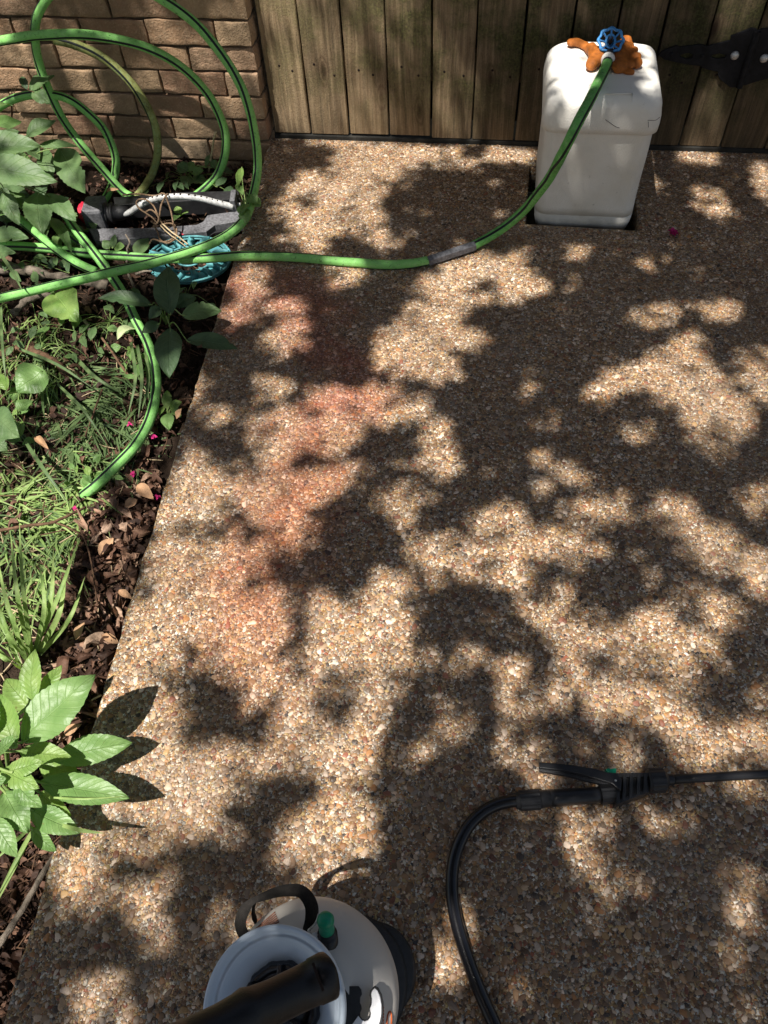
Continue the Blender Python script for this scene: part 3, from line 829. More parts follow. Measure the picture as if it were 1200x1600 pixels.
# second arc, from the left edge up and over, down behind the sprinkler
hose_len(HOSE, [V(-50, 72, 2.30), V(0, 64, 2.31), V(60, 55, 2.32), V(120, 54, 2.33), V(180, 61, 2.35), V(240, 79, 2.37), V(290, 110, 2.39), V(328, 152, 2.40), V(350, 200, 2.40), V(352, 238, 2.39), V(340, 272, 2.37), W(318, 296, -.04), W(285, 318, -.06), W(240, 330, -.065)], M['hose'], off=a(120), twist=a(-160))
hose_len(HOSE, [V(85, 62, 2.42), V(118, 70, 2.42), V(160, 90, 2.43), V(198, 122, 2.43), V(226, 160, 2.43), V(243, 200, 2.42), V(246, 240, 2.41), V(238, 272, 2.39), W(220, 300, -.055), W(200, 318, -.07)], M['hose_old'], off=a(200), twist=a(60))
hose_len(HOSE, [V(-50, 205, 2.36), V(-20, 182, 2.36), V(10, 160, 2.37), V(48, 148, 2.37), V(88, 149, 2.38), V(115, 159, 2.38), V(140, 178, 2.38), V(161, 200, 2.38), V(174, 226, 2.37), V(181, 252, 2.36), V(179, 276, 2.35), W(168, 304, -.05), W(155, 322, -.065)], M['hose'], off=a(10), twist=a(-20), rad=.0135)
hose_len(HOSE, [W(-30, 290, .0), W(0, 317, .0), W(40, 350, -.005), W(80, 383, -.012), W(115, 408, -.03), W(150, 425, -.055)], M['hose'], off=a(60))
hose_len(HOSE, [W(40, 318, -.05), W(85, 350, -.05), W(130, 384, -.05), W(165, 415, -.06)], M['hose'], off=a(20))
hose_len(HOSE, [W(98, 330, -.01), W(118, 358, .0), W(145, 392, .010), W(170, 426, .0), W(193, 460, -.018), W(212, 500, -.03), W(230, 534, -.035), W(242, 575, -.035), W(243, 615, -.035), W(233, 658, -.035), W(212, 695, -.035), W(181, 728, -.035), W(150, 758, -.05), W(130, 775, -.075)], M['hose'], off=a(-10), twist=a(30))

# ================================================================== sprinkler
def build_sprinkler():
    t = thing('lawn_sprinkler', W(250, 350, ZB), 'black oscillating sprinkler with grey curved spray tube and red end ring', 'sprinkler')
    # front rail: cross-section extruded between pixel outlines on the plane z
    def pl(pts, z0, z1, mat, nm, bev=.0015):
        loop = [tuple(W(px, py, z1)[:2]) for px, py in pts]
        mb = MB(); plate_mb(mb, [loop], z1 - z0, Matrix.Translation((0, 0, (z0 + z1) / 2)), bev)
        return mb.build(nm, mat, t, False)
    pl([(140, 358), (238, 357), (308, 352), (318, 347), (325, 337), (374, 330), (377, 345), (335, 352), (322, 362), (240, 371), (150, 376)], -.07, -.035, M['grey_m'], 'front_rail')
    pl([(150, 376), (240, 371), (322, 362), (335, 352), (366, 348), (366, 358), (335, 364), (322, 372), (240, 381), (150, 386)], -.08, -.055, M['black_m'], 'front_rail_skirt')
    pl([(178, 309), (290, 301), (372, 299), (374, 311), (290, 314), (180, 321)], -.07, -.02, M['black_m'], 'rear_rail')
    mk = MB(); p = W(284, 365, -.0335); sweep(mk, catmull([W(285, 360.5, -.0335), W(284.5, 363, -.0335), W(285, 366.5, -.0335), W(287.5, 366.5, -.0335)], 4), .0014, 6)
    mk.build('red_mark', M['red'], t)
    # gear housing, chamfered
    c = W(151, 334, -.03); mb = MB()
    u = (W(300, 326, -.03) - W(150, 334, -.03)).normalized(); w = Vector((0, 0, 1)); v = w.cross(u)
    Mr = Matrix((( u.x, v.x, w.x, 0), (u.y, v.y, w.y, 0), (u.z, v.z, w.z, 0), (0, 0, 0, 1)))
    box_mb(mb, c, (.034, .047, .040), Mr, .010); mb.build('gear_housing', M['sleeve'], t, False)
    mb = MB()
    e0 = W(136, 333, -.03)
    for r, a0, a1 in ((.036, 0, .012), (.030, .012, .02)):
        sweep(mb, [e0 - u * a1, e0 - u * (a0)], r, 12, prof=[1, .9])
    mb.build('end_ring', M['red'], t, False)
    mb = MB(); s0 = W(166, 334, -.03)
    path = [s0 + u * q for q in (0, .008, .0081, .020, .0201, .026, .0261, .05, .075)]
    rs = [.036, .036, .030, .030, .034, .034, .026, .024, .018]
    sweep(mb, path, lambda q: rs[int(round(q * 8))], 20); mb.build('swivel_collar', M['black_m'], t)
    # tube
    pts = [W(184, 336, -.03), W(200, 333, -.025), W(213, 325, -.01), W(228, 316, .01), W(250, 309.5, .025), (W(280, 307, .03)), W(312, 310, .022), W(340, 317, .002), W(364, 323, -.018)]
    path = catmull(pts, 10)
    mb = MB(); sweep(mb, path, .0098, 18); tube = mb.build('spray_tube', M['greytube'], t)
    # nozzles: small dark holes along the top
    nb = MB(); N = 17
    for k in range(N):
        i = int((.30 + .62 * k / (N - 1)) * (len(path) - 1)); p = path[i]
        n_ = Vector((0, -.15, 1)).normalized()
        lathe(nb, [(.0001, 0), (.0042, 0), (.0032, .0015), (.0001, .0015)], 10, Matrix.Translation(p + n_ * .0088) @ n_.to_track_quat('Z', 'Y').to_matrix().to_4x4())
    nz = nb.build('nozzle_holes', M['rust'], None, origin=(0, 0, 0)); nz.parent = tube; nz.location = -Vector(t.location)
    c = W(367, 320, -.03); mb = MB(); box_mb(mb, c, (.009, .032, .036), Mr, .003); mb.build('end_bracket', M['sleeve'], t, False)
    mb = MB(); sweep(mb, [c + u * .008, c + u * .018], .006, 12); mb.build('end_plug', M['white'], t)
build_sprinkler()

# twine tangle hooked over the spray tube
def build_twine():
    mb = MB()
    lines = [[(192, 305, -.02), (215, 303, .0), (240, 306, .01), (252, 303, .03)],
             [(262, 303, .045), (258, 308, .05), (252, 320, .045), (250, 332, .03), (247, 348, .0), (238, 340, .01), (228, 333, .02), (218, 326, .03), (213, 318, .035), (217, 312, .03), (228, 312, .03), (240, 322, .03), (246, 335, .02), (252, 346, -.01), (258, 362, -.02)],
             [(252, 302, .05), (258, 304, .05), (262, 315, .05), (267, 330, .035), (270, 345, .02), (272, 355, 0), (274, 365, -.02), (268, 374, -.02), (255, 378, -.02), (240, 374, -.02), (234, 380, -.03), (232, 388, -.05)],
             [(250, 352, -.01), (262, 349, .0), (272, 351, .0), (276, 360, -.01), (274, 372, -.02), (262, 380, -.02), (250, 374, -.02), (246, 362, -.02), (240, 352, -.01)],
             [(228, 331, .02), (236, 328, .03), (244, 334, .03), (248, 342, .02), (244, 350, .01), (236, 346, .01)]]
    for l in lines: sweep(mb, catmull([W(*p) for p in l], 10), .0028, 7)
    o = mb.build('twine', M['twine'], None, origin=W(255, 345, 0)); tag(o, 'tangle of brown twine looped over the sprinkler tube', 'twine')
build_twine()

# teal ring with ribs
def build_teal():
    c = (W(296, 407, -.055)); t = thing('plastic_trivet', c, 'cracked teal plastic disc with ribs lying under the crossing hoses', 'plastic disc')
    rx = (W(361, 407, -.055) - W(231, 407, -.055)).length / 2
    tilt = Matrix.Translation(c) @ Matrix.Rotation(a(4), 4, 'X') @ Matrix.Diagonal((1, 1.0, 1, 1))
    mb = MB()
    def ring(r, rad, z):
        sweep(mb, [tilt @ Vector((r * math.cos(q), r * .78 * math.sin(q), z)) for q in np.linspace(0, 2 * math.pi, 73)], rad, 8, Vector((0, 0, 1)), caps=False)
    ring(rx, .0035, .008); ring(rx * .985, .0035, .0); ring(rx * .93, .002, .004)
    mb.build('rim', M['teal'], t)
    pl_ = [(tilt @ Vector((rx * .94 * math.cos(q), rx * .73 * math.sin(q), 0)))[:2] for q in np.linspace(0, 6.28, 48, endpoint=False)]
    ph_ = [(tilt @ Vector((rx * .62 * math.cos(q), rx * .48 * math.sin(q), 0)))[:2] for q in np.linspace(0, 6.28, 36, endpoint=False)]
    mb = MB(); plate_mb(mb, [pl_, ph_], .004, Matrix.Translation((0, 0, c.z - .004)), .001); mb.build('floor_ring', M['teal'], t, False)
    mb = MB(); ring(rx * .55, .0032, .006); ring(rx * .30, .003, .006); mb.build('inner_ring', M['teal'], t)
    rr = random.Random(5)
    for k in range(15):
        if k in (2, 9): continue
        q = 2 * math.pi * k / 15; r1 = rx * (.98 if k % 4 else .8)
        mb = MB(); pts = [tilt @ Vector((r * math.cos(q + cu), r * .78 * math.sin(q + cu), .006 + .004 * math.sin(i))) for i, (r, cu) in enumerate(((rx * .55, 0), (rx * .7, .08), (rx * .85, .05), (r1, 0)))]
        sweep(mb, catmull(pts, 4), .0085, 6, prof=[1.5, .6]); mb.build('rib', M['teal'], t)
build_teal()

# ================================================================== pump sprayer
def build_sprayer():
    base = Vector((-.13, .08, 0)); ax = Vector((-.15, -.165, 1)).normalized()
    t = thing('pump_sprayer', base, 'pale garden pump sprayer with funnel top, black grip and green valve at the bottom edge', 'sprayer')
    Q = ax.to_track_quat('Z', 'Y').to_matrix().to_4x4()
    Mx = Matrix.Translation(base) @ Q
    L = 1 / ax.z
    mb = MB(); lathe(mb, [(.0001, .001), (.094, .001), (.098, .006), (.098, .026), (.092, .032), (.0001, .032)], 64, Matrix.Translation(base))
    lathe(mb, [(.0001, .002), (.068, .002), (.071, .006), (.071, .020), (.066, .025), (.0001, .025)], 56, Matrix.Translation((-.092, .100, 0))); mb.build('foot', M['black_m'], t)
    prof = [(.0001, .02), (.084, .02), (.088, .035), (.093, .06), (.106, .12), (.118, .17), (.1225, .200), (.120, .216), (.114, .232), (.104, .246), (.090, .257), (.078, .264), (.072, .270), (.0001, .270)]
    mb = MB(); lathe(mb, prof, 96, Mx); tank = mb.build('tank', M['tank'], t)
    # funnel
    fp = [(.060, .262), (.066, .268), (.071, .285), (.079, .318), (.0865, .345), (.0895, .352), (.0900, .358), (.0885, .362), (.0855, .3625), (.0830, .360), (.0815, .353), (.0780, .3490), (.0765, .3515), (.0735, .3490), (.0680, .3400), (.060, .3320), (.052, .3270), (.047, .325), (.0001, .325)]
    mb = MB(); lathe(mb, fp, 96, Mx); fun = mb.build('funnel', M['funnel'], t)
    # cap
    cp = [(.0001, .310), (.046, .310), (.049, .316), (.049, .333), (.046, .338), (.040, .3385), (.038, .334), (.031, .332), (.029, .340), (.020, .342), (.018, .352), (.0001, .353)]
    mb = MB(); lathe(mb, cp, 72, Mx, rmod=lambda q, j: 1 + (.03 * (1 if math.sin(q * 12) > .3 else 0) if 1 <= j <= 4 else 0)); cap = mb.build('cap', M['black_g'], t)
    for k in range(6):
        q = 2 * math.pi * k / 6 + .3
        mb = MB(); c = Mx @ Vector((.034 * math.cos(q), .034 * math.sin(q), .341)); box_mb(mb, c, (.012, .003, .006), Q @ Matrix.Rotation(q, 4, 'Z'), .001)
        r = mb.build('cap_rib', M['black_g'], None, False, origin=(0, 0, 0)); r.parent = cap; r.location = -base
    # plunger and T grip
    zc = .50
    g1 = W(516, 1522, .475); g0 = W(352, 1602, .525); g2 = g0 + (g0 - g1) * .6
    mb = MB(); sweep(mb, [base + ax * (.33 * L), g1.lerp(g2, .55)], .011, 20); mb.build('plunger', M['black_g'], t)
    mb = MB(); gp = [g1.lerp(g2, u) for u in (0, .0001, .004, .02, .10, .101, .2, .35, .45, .5, .55, .65, .8, .899, .90, .98, .996, .9999, 1)]
    rs = [.0215, .0238, .0250, .0258, .0250, .0238, .0230, .0228, .0245, .027, .0245, .0228, .0230, .0238, .0250, .0258, .0245, .0225, .018]
    sweep(mb, gp, lambda u: rs[int(round(u * 18))] * .92, 24, Vector((0, 0, 1)), prof=[1.03, 1.0, .965, .95, .965, 1.0]); grip = mb.build('grip', M['grip'], t)
    d = (g1 - g2).normalized(); side = d.cross(Vector((0, 0, 1))).normalized()
    mb = MB(); sweep(mb, [g1 - d * .012 + Vector((0, 0, .0245)) + side * q for q in (-.014, -.005, .005, .014)], .0016, 8)
    s_ = mb.build('grip_slot', M['rust'], None, origin=(0, 0, 0)); s_.parent = grip; s_.location = -base
    # seam line along the grip underside
    mb = MB(); sweep(mb, [g1.lerp(g2, .01) - side * -.0252 - Vector((0, 0, .004)), g1.lerp(g2, .1) + side * .0246 - Vector((0, 0, .004))], .0008, 6)
    # relief valve
    k = W(509, 1441, .312); ft = W(514, 1478, .262); up = (k - ft).normalized()
    mb = MB(); lathe(mb, [(.0001, -.022), (.0098, -.022), (.0105, -.016), (.0095, -.008), (.0112, .001), (.0115, .006), (.009, .011), (.004, .0125), (.0001, .0125)], 32, Matrix.Translation(k) @ up.to_track_quat('Z', 'Y').to_matrix().to_4x4())
    mb.build('relief_valve', M['greenp'], t)
    mb = MB(); sweep(mb, [ft - up * .01, ft, k - up * .026, k - up * .0261, k - up * .018], lambda u: .0135 if u < .55 else .0115, 20); mb.build('valve_body', M['black'], t)
    mb = MB(); pp = [W(498, 1428, .315), W(496, 1436, .315), W(492, 1444, .31), W(486, 1450, .30), W(482, 1454, .295), W(486, 1460, .29)]
    sweep(mb, catmull(pp, 8), .0016, 6); mb.build('retaining_spring', M['steel'], t)
    mb = MB(); sweep(mb, catmull([W(489, 1460, .285), W(493, 1466, .285), W(497, 1474, .28)], 4), .006, 10); mb.build('valve_tab', M['white'], t)
    # carrying strap
    sp = [(386, 1470, .270, 20), (377, 1452, .275, 20), (376, 1438, .280, 20), (383, 1420, .290, 19), (395, 1408, .300, 12), (412, 1401, .305, 15), (432, 1394, .310, 19), (450, 1391, .31, 22), (468, 1392, .305, 23), (480, 1402, .30, 24), (487, 1418, .295, 24), (486, 1436, .29, 22), (480, 1450, .285, 15), (476, 1462, .28, 10)]
    P = catmull([(x, y, z) for x, y, z, w in sp], 6); Wd = catmull([(w, 0, 0) for *_, w in sp], 6)
    vs = []; fs = []
    for i, (p, w) in enumerate(zip(P, Wd)):
        q0, q1 = P[max(0, i - 1)], P[min(len(P) - 1, i + 1)]
        dx, dy = q1.x - q0.x, q1.y - q0.y; ll = math.hypot(dx, dy); nx, ny = -dy / ll, dx / ll
        tw = .02 * math.sin(i * .13)
        for s in (-1, 1): vs.append(W(p.x + nx * s * w.x * .44, p.y + ny * s * w.x * .44, p.z + s * tw * .5))
        for s in (1, -1): vs.append(W(p.x + nx * s * w.x * .44, p.y + ny * s * w.x * .44, p.z + s * tw * .5 - .0016))
    for i in range(len(P) - 1):
        b = i * 4
        for k_ in range(4): fs.append((b + k_, b + (k_ + 1) % 4, b + 4 + (k_ + 1) % 4, b + 4 + k_))
    mb = MB(); mb.add(vs, fs); mb.build('carrying_strap', M['web'], t)
    mb = MB(); P2 = catmull([W(400, 1440, .20), W(396, 1428, .22), W(398, 1412, .25), W(408, 1402, .27)], 5); sweep(mb, P2, .007, 6, prof=[1, .3, .3]); mb.build('strap_loop', M['web'], t)
    # holder bracket and white hook
    def pl(pts, z, th, mat, nm, bev=.0008):
        loop = [tuple(W(530 + x * .1, 1520 + y * .1, z)[:2]) for x, y in pts]
        m_ = MB(); plate_mb(m_, [loop], th, Matrix.Translation((0, 0, z)), bev); return m_.build(nm, mat, t, False)
    pl([(40, 150), (90, 195), (180, 230), (300, 230), (330, 270), (338, 330), (312, 380), (308, 470), (330, 520), (335, 560), (312, 620), (312, 680), (345, 735), (400, 755), (455, 735), (486, 690), (495, 630), (480, 570), (505, 490), (510, 420), (490, 350), (500, 290), (560, 225), (600, 245), (650, 340), (675, 460), (675, 600), (660, 760), (600, 900), (90, 1000), (60, 700), (60, 400)], .272, .006, M['black_m'], 'lance_bracket', .0014)
    pl([(515, 335), (530, 290), (558, 262), (590, 290), (628, 380), (648, 500), (645, 640), (628, 740), (590, 860), (520, 960), (230, 960), (215, 820), (300, 700), (340, 750), (400, 775), (460, 755), (500, 705), (512, 640), (496, 565), (522, 495), (526, 410)], .2765, .004, M['white'], 'hook', .0012)
    # printing on the tank: follow the surface
    def hit(px, py):
        r = Vector(ray(px, py)); o_ = Vector((0, 0, CAM_H)); Mi = Mx.inverted()
        zs = [p[1] for p in prof]; 
        tt = (CAM_H - .42) / -r.z
        for _ in range(1500):
            p = o_ + r * tt; q = Mi @ p; rad = math.hypot(q.x, q.y)
            if q.z < .270 and q.z > .02:
                R = np.interp(q.z, zs[1:-1], [p_[0] for p_ in prof[1:-1]])
                if rad < R + .0008: return p
            tt += .0003 / 1000 * 1.2
        return None
    def strokes(lines, rad, mat, nm):
        m_ = MB()
        for ln in lines:
            hp = [hit(*q) for q in ln]; hp = [h for h in hp if h is not None]
            if len(hp) > 1: sweep(m_, hp, rad, 5)
        if m_.v:
            o_ = m_.build(nm, mat, None, origin=(0, 0, 0)); o_.parent = tank; o_.location = -base
    def seg(x0, y0, x1, y1, n=8): return [(x0 + (x1 - x0) * i / n, y0 + (y1 - y0) * i / n) for i in range(n + 1)]
    strokes([[(604.5, 1606), (604.5, 1595), (605.5, 1587), (607.5, 1581.5), (610, 1580.5), (611.5, 1584), (611.8, 1592), (611.5, 1606)]], .0011, M['print'], 'numeral_print')
    strokes([seg(599.5, y, 599.3, y + 3, 3) for y in range(1573, 1610, 5)] + [seg(597, y, 596.8, y + 3, 3) for y in range(1588, 1610, 5)], .0006, M['print'], 'red_print')
    strokes([seg(386 + k * 3.2, 1463 - k * .6, 430 + k * 1.2, 1425 + k * 3.0, 14) for k in range(6)], .0011, M['print_b'], 'faded_print')
build_sprayer()

# ================================================================== spray lance with its hose
def build_lance():
    t = thing('spray_lance', W(940, 1243, 0), 'black sprayer lance with squeeze lever and curled feed hose lying on the pebble slab', 'spray lance')
    def tube(p0, p1, r0, r1, mat, nm, par=None, ribs=0, z=.019):
        A, B = W(*p0, z), W(*p1, z); mb = MB(); n = 48 if ribs else 28
        sweep(mb, [A.lerp(B, k / 8) for k in range(9)], lambda u: r0 + (r1 - r0) * u, n, prof=[1, 1.06, 1.06, 1] if ribs else None)
        return mb.build(nm, mat, par or t, not ribs)
    mb = MB()
    path = catmull([W(812, 1251, .019), W(795, 1252.5, .017), W(772, 1259, .013), W(748, 1274, .012), W(727, 1299, .012), W(711, 1338, .012), W(706, 1382, .012), W(711, 1430, .012), W(727, 1488, .012), W(750, 1550, .012), W(776, 1608, .012), W(800, 1660, .012), (W(790, 1720, .03))], 12)
    sweep(mb, path, .0108, 20); mb.build('feed_hose', M['black_g'], t)
    tube((806, 1251), (812, 1251), .0135, .0165, M['black_m'], 'hose_nut_cone')
    tube((812, 1251), (843, 1249), .0168, .0168, M['black_m'], 'hose_nut', ribs=1)
    tube((843, 1249), (862, 1247.5), .0150, .0142, M['black_m'], 'handle_neck')
    tube((860, 1247.6), (940, 1241.6), .0150, .0138, M['black'], 'handle')
    tube((938, 1241.8), (963, 1239.5), .0160, .0160, M['black_m'], 'handle_nut', ribs=1)
    # ribbed valve cage
    def cr(cx, cy): return (780 + cx * .26667, 1170 + cy * .26667)
    def pl(pts, z0, z1, mat, nm, bev=.001):
        loop = [tuple(W(*cr(*p), z1)[:2]) for p in pts]; m_ = MB()
        plate_mb(m_, [loop], z1 - z0, Matrix.Translation((0, 0, (z0 + z1) / 2)), bev); return m_.build(nm, mat, t, False)
    pl([(690, 185), (700, 168), (870, 165), (872, 245), (780, 280), (695, 305)], .008, .028, M['black_m'], 'valve_core')
    for x, y0, y1 in ((700, 148, 318), (735, 147, 305), (775, 146, 288), (818, 145, 270), (858, 145, 256)):
        pl([(x - 6, y0), (x + 7, y0), (x - 4 + 6, y1), (x - 4 - 7, y1)], .004, .036, M['black_m'], 'cage_rib')
    pl([(692, 146), (872, 143), (872, 160), (692, 164)], .010, .034, M['black_m'], 'cage_rail')
    pl([(690, 305), (865, 240), (872, 254), (760, 296), (690, 322)], .010, .034, M['black_m'], 'cage_rail')
    tube(cr(868, 188), cr(880, 188), .0185, .0205, M['black_m'], 'nozzle_nut_cone')
    tube(cr(880, 187), cr(962, 183), .0205, .0205, M['black_m'], 'nozzle_nut', ribs=1)
    tube(cr(962, 183), cr(985, 182), .0195, .0125, M['black_m'], 'nozzle_nut_cone')
    tube(cr(985, 181), cr(1020, 179), .0105, .0095, M['black'], 'wand_ferrule')
    tube(cr(1010, 179), (1420, 1197), .0082, .0080, M['black'], 'wand')
    lv = pl([(238, 84), (330, 90), (430, 100), (560, 122), (630, 142), (690, 148), (712, 185), (708, 238), (690, 225), (660, 200), (600, 182), (500, 150), (400, 128), (240, 108)], .034, .042, M['black'], 'squeeze_lever', .0015)
    pl([(240, 110), (400, 130), (520, 160), (600, 186), (640, 205), (600, 204), (500, 182), (420, 158), (240, 128)], .028, .036, M['black_m'], 'lever_underside', .001)
    m_ = MB(); lathe(m_, [(.0001, 0), (.0022, 0), (.0018, .0015), (.0001, .0015)], 10, Matrix.Translation(W(*cr(682, 186), .0435))); m_.build('lever_pin', M['steel'], t)
    pl([(628, 122), (640, 117), (652, 122), (668, 118), (684, 118), (680, 142), (655, 146), (640, 140)], .030, .040, M['greenp'], 'lock_tab')
build_lance()

# ================================================================== leaves and plants
def leaf(mb, base, tip, width, up=None, droop=.12, fold=.18, wav=.05, serr=.05, nu=26, nv=8, shape=0, rr=R_, twist=0.0, mi=0):
    ax = tip - base; L = ax.length; d = ax / L
    up = Vector((0, 0, 1)) if up is None else up
    side = d.cross(up)
    if side.length < 1e-3: side = Vector((1, 0, 0))
    side.normalize(); nrm = side.cross(d)
    s0 = rr.random() * 50; vs = []; uvs = []; nb = [(rr.uniform(.3, .9), rr.choice((-1, 1)), rr.uniform(.1, .5)) for _ in range(2)] if rr.random() < .5 and nu > 12 else []
    for i in range(nu + 1):
        u = i / nu
        if shape == 0: w = math.sin(math.pi * min(1, u ** .92)) ** .85 * (1 - .08 * u)
        elif shape == 1: w = (math.sin(math.pi * u ** .62) ** .8) * 1.0       # heart
        else: w = math.sin(math.pi * min(1, u ** 1.15)) ** .9
        if u in (0, 1): w = .0
        se = 1 + (serr * .5 * (1 if i % 2 else -1)) + .05 * noise.noise(Vector((u * 6, 1, s0)))
        for j in range(nv + 1):
            v = j / nv * 2 - 1
            bite = 1
            for bu, bs, bd in nb:
                if v * bs > 0: bite -= bd * max(0, 1 - abs(u - bu) / .045) * abs(v)
            x = v * w * width / 2 * (se if abs(v) == 1 else 1) * bite
            ba = -abs(v) * x * 0
            back = (-.10 * abs(v) * L if shape == 1 and u < .3 else 0) * (1 - u / .3 if u < .3 else 0)
            z = abs(v) * w * width * fold + droop * L * math.sin(math.pi * u) * .9 - 0 * u
            z += wav * width * noise.noise(Vector((u * 3 + s0, v * 1.5, s0))) * 2 + (x * math.sin(twist * u))
            p = base + d * (u * L + back) + side * x + nrm * z
            vs.append(p); uvs.append((u, (v + 1) / 2))
    fs = []
    for i in range(nu):
        for j in range(nv):
            q = i * (nv + 1) + j; fs.append((q, q + 1, q + nv + 2, q + nv + 1))
    mb.add(vs, fs, mi, uvs)
def stem(mb, pts, r, n=6): sweep(mb, catmull(pts, 6), lambda u: r * (1 - .4 * u), n)

def plant(name, label, cat, root, leaves, mat, zr=ZB, stem_mat=None, stemr=.003, shape=0, serr=.05, group=None, fold=.16):
    """leaves: (base px,py,z, tip px,py,z, width in px)"""
    rt = W(root[0], root[1], zr)
    t = thing(name, rt, label, cat, group)
    fm = MB(); sm = MB(); alt = {'leaf_light': M['leaf_y'], 'leaf_mid': M['leaf_l'], 'leaf_dark': M['leaf_m']}[mat.name]
    for (bx, by, bz, tx, ty, tz, w) in leaves:
        b = W(bx, by, bz); e = W(tx, ty, tz)
        ppm = F_PX / ((CAM_H - bz) * .8158 + b.y * .47)   # rough px per metre there
        depth = (b - Vector((0, 0, CAM_H))).dot(Vector(CR @ np.array([0, 0, 1.])))
        wm = w / (F_PX / depth)
        leaf(fm, b, e, wm * 1.06, up=Vector((R_.uniform(-.3, .3), R_.uniform(-.5, .0), 1)), droop=R_.uniform(.03, .10), fold=fold * R_.uniform(.3, 1), serr=serr, shape=shape, twist=R_.uniform(-.5, .5), mi=1 if R_.random() < .32 else 0)
        mid = rt.lerp(b, .55) + Vector((R_.uniform(-.006, .006), R_.uniform(-.006, .006), .3 * (b.z - rt.z)))
        stem(sm, [rt, mid, b, b.lerp(e, .12)], stemr * .7)
    fm.build('foliage', [mat, alt], t); sm.build('stem', stem_mat or M['grass'], t)
    return t

plant('broadleaf_plant', 'bright broad-leaved plant with toothed leaves overhanging the slab at lower left', 'plant', (14, 1222), [
    (35, 1160, .16, 149, 1054, .19, 74), (53, 1100, .14, 55, 1014, .17, 36), (62, 1092, .12, 97, 1039, .15, 24), (54, 1113, .12, 9, 1060, .14, 40),
    (24, 1168, .18, 1, 1084, .20, 42), (30, 1174, .13, 112, 1183, .13, 34), (82, 1188, .085, 207, 1160, .085, 44), (14, 1206, .20, 68, 1190, .21, 28),
    (62, 1222, .105, 203, 1248, .105, 46), (2, 1202, .18, 62, 1232, .19, 34), (6, 1236, .13, 44, 1302, .12, 44), (44, 1262, .09, 126, 1302, .085, 36),
    (-12, 1275, .14, 27, 1340, .12, 34), (62, 1238, .08, 112, 1276, .08, 32), (20, 1218, .16, 66, 1262, .15, 30), (-20, 1160, .19, -8, 1090, .21, 40), (-8, 1180, .2, 28, 1150, .22, 24),
    (48, 1292, .08, 88, 1330, .06, 22), (60, 1190, .07, 130, 1215, .06, 40), (-30, 1230, .19, 10, 1215, .2, 30)], M['leaf_l'], stemr=.0045)
plant('oak_leaf_seedling', 'dark-leaved seedling beside the slab edge below the teal disc', 'seedling', (262, 512), [
    (266, 492, .05, 262, 416, .075, 43), (237, 476, .04, 152, 466, .05, 30), (284, 492, .06, 346, 486, .06, 36), (266, 512, .06, 265, 592, .035, 42),
    (292, 532, .06, 371, 545, .05, 31), (253, 480, .05, 233, 500, .035, 25), (272, 480, .03, 305, 462, .03, 22), (250, 505, .02, 222, 520, .01, 20)], M['leaf_d'], serr=.015)
plant('heart_leaf_vine', 'light green heart-shaped leaf lit below the crossing hoses', 'vine leaf', (88, 455), [(88, 462, .0, 121, 503, -.01, 56)], M['leaf_l'], shape=1, serr=.01)
plant('heart_leaf_vine', 'two-leaved heart vine in the grass at the left edge', 'vine leaf', (44, 610), [(66, 582, .01, 26, 612, .0, 52), (-8, 650, .02, 30, 684, .01, 46), (30, 640, -.02, 52, 625, -.02, 26), (-6, 690, .0, 12, 705, -.01, 22)], M['leaf_m'], shape=1, serr=.01)
plant('hackberry_sapling', 'large toothed grey-green leaves in front of the brick wall at the left edge', 'sapling', (12, 330), [
    (-40, 232, .22, 64, 229, .20, 46), (-40, 258, .20, 90, 284, .17, 48), (93, 232, .12, 134, 303, .08, 44), (60, 229, .17, 120, 229, .15, 19), (40, 214, .20, 87, 188, .22, 34),
    (72, 303, .10, 119, 345, .07, 30), (58, 300, .10, 66, 366, .06, 42), (-10, 195, .22, 34, 190, .20, 30), (-30, 170, .25, 20, 165, .22, 40), (-20, 300, .08, 20, 330, .05, 40),
    (10, 290, .06, 42, 330, .04, 26), (30, 220, .12, 62, 250, .10, 30), (70, 232, .1, 82, 285, .06, 26), (-20, 340, .02, 40, 318, .04, 36), (80, 340, .0, 112, 395, .0, 20), (-20, 270, .05, 40, 300, .08, 36), (5, 300, .1, 30, 352, .04, 26), (28, 262, .1, 58, 290, .12, 24), (-15, 370, .0, 45, 372, .02, 30), (-20, 400, -.02, 25, 395, .02, 24), (0, 240, .06, 55, 262, .06, 30), (60, 330, .02, 96, 325, .03, 20), (-10, 222, .1, 30, 205, .12, 26)], M['leaf_m'], zr=ZB, serr=.06)
plant('leafy_sprig', 'thin sprig with two dark toothed leaves crossing the hose before the bricks', 'sprig', (18, 200), [
    (47, 142, .27, 85, 118, .29, 34), (50, 143, .27, 78, 162, .25, 22), (43, 140, .27, 34, 119, .29, 12)], M['leaf_d'], zr=.05, stem_mat=M['twig'], stemr=.002, serr=.1)
plant('wall_weed', 'small green weed at the foot of the brick wall inside the hose arc', 'weed', (292, 278), [
    (294, 268, -.04, 276, 258, -.02, 20), (294, 268, -.04, 302, 252, -.02, 18), (300, 272, -.04, 318, 266, -.03, 16), (296, 276, -.05, 286, 292, -.05, 20), (302, 280, -.05, 322, 286, -.05, 20), (330, 262, -.02, 338, 250, .0, 14), (322, 262, -.02, 330, 240, .01, 12), (334, 262, -.03, 345, 256, -.02, 14)], M['leaf_m'], serr=.02)
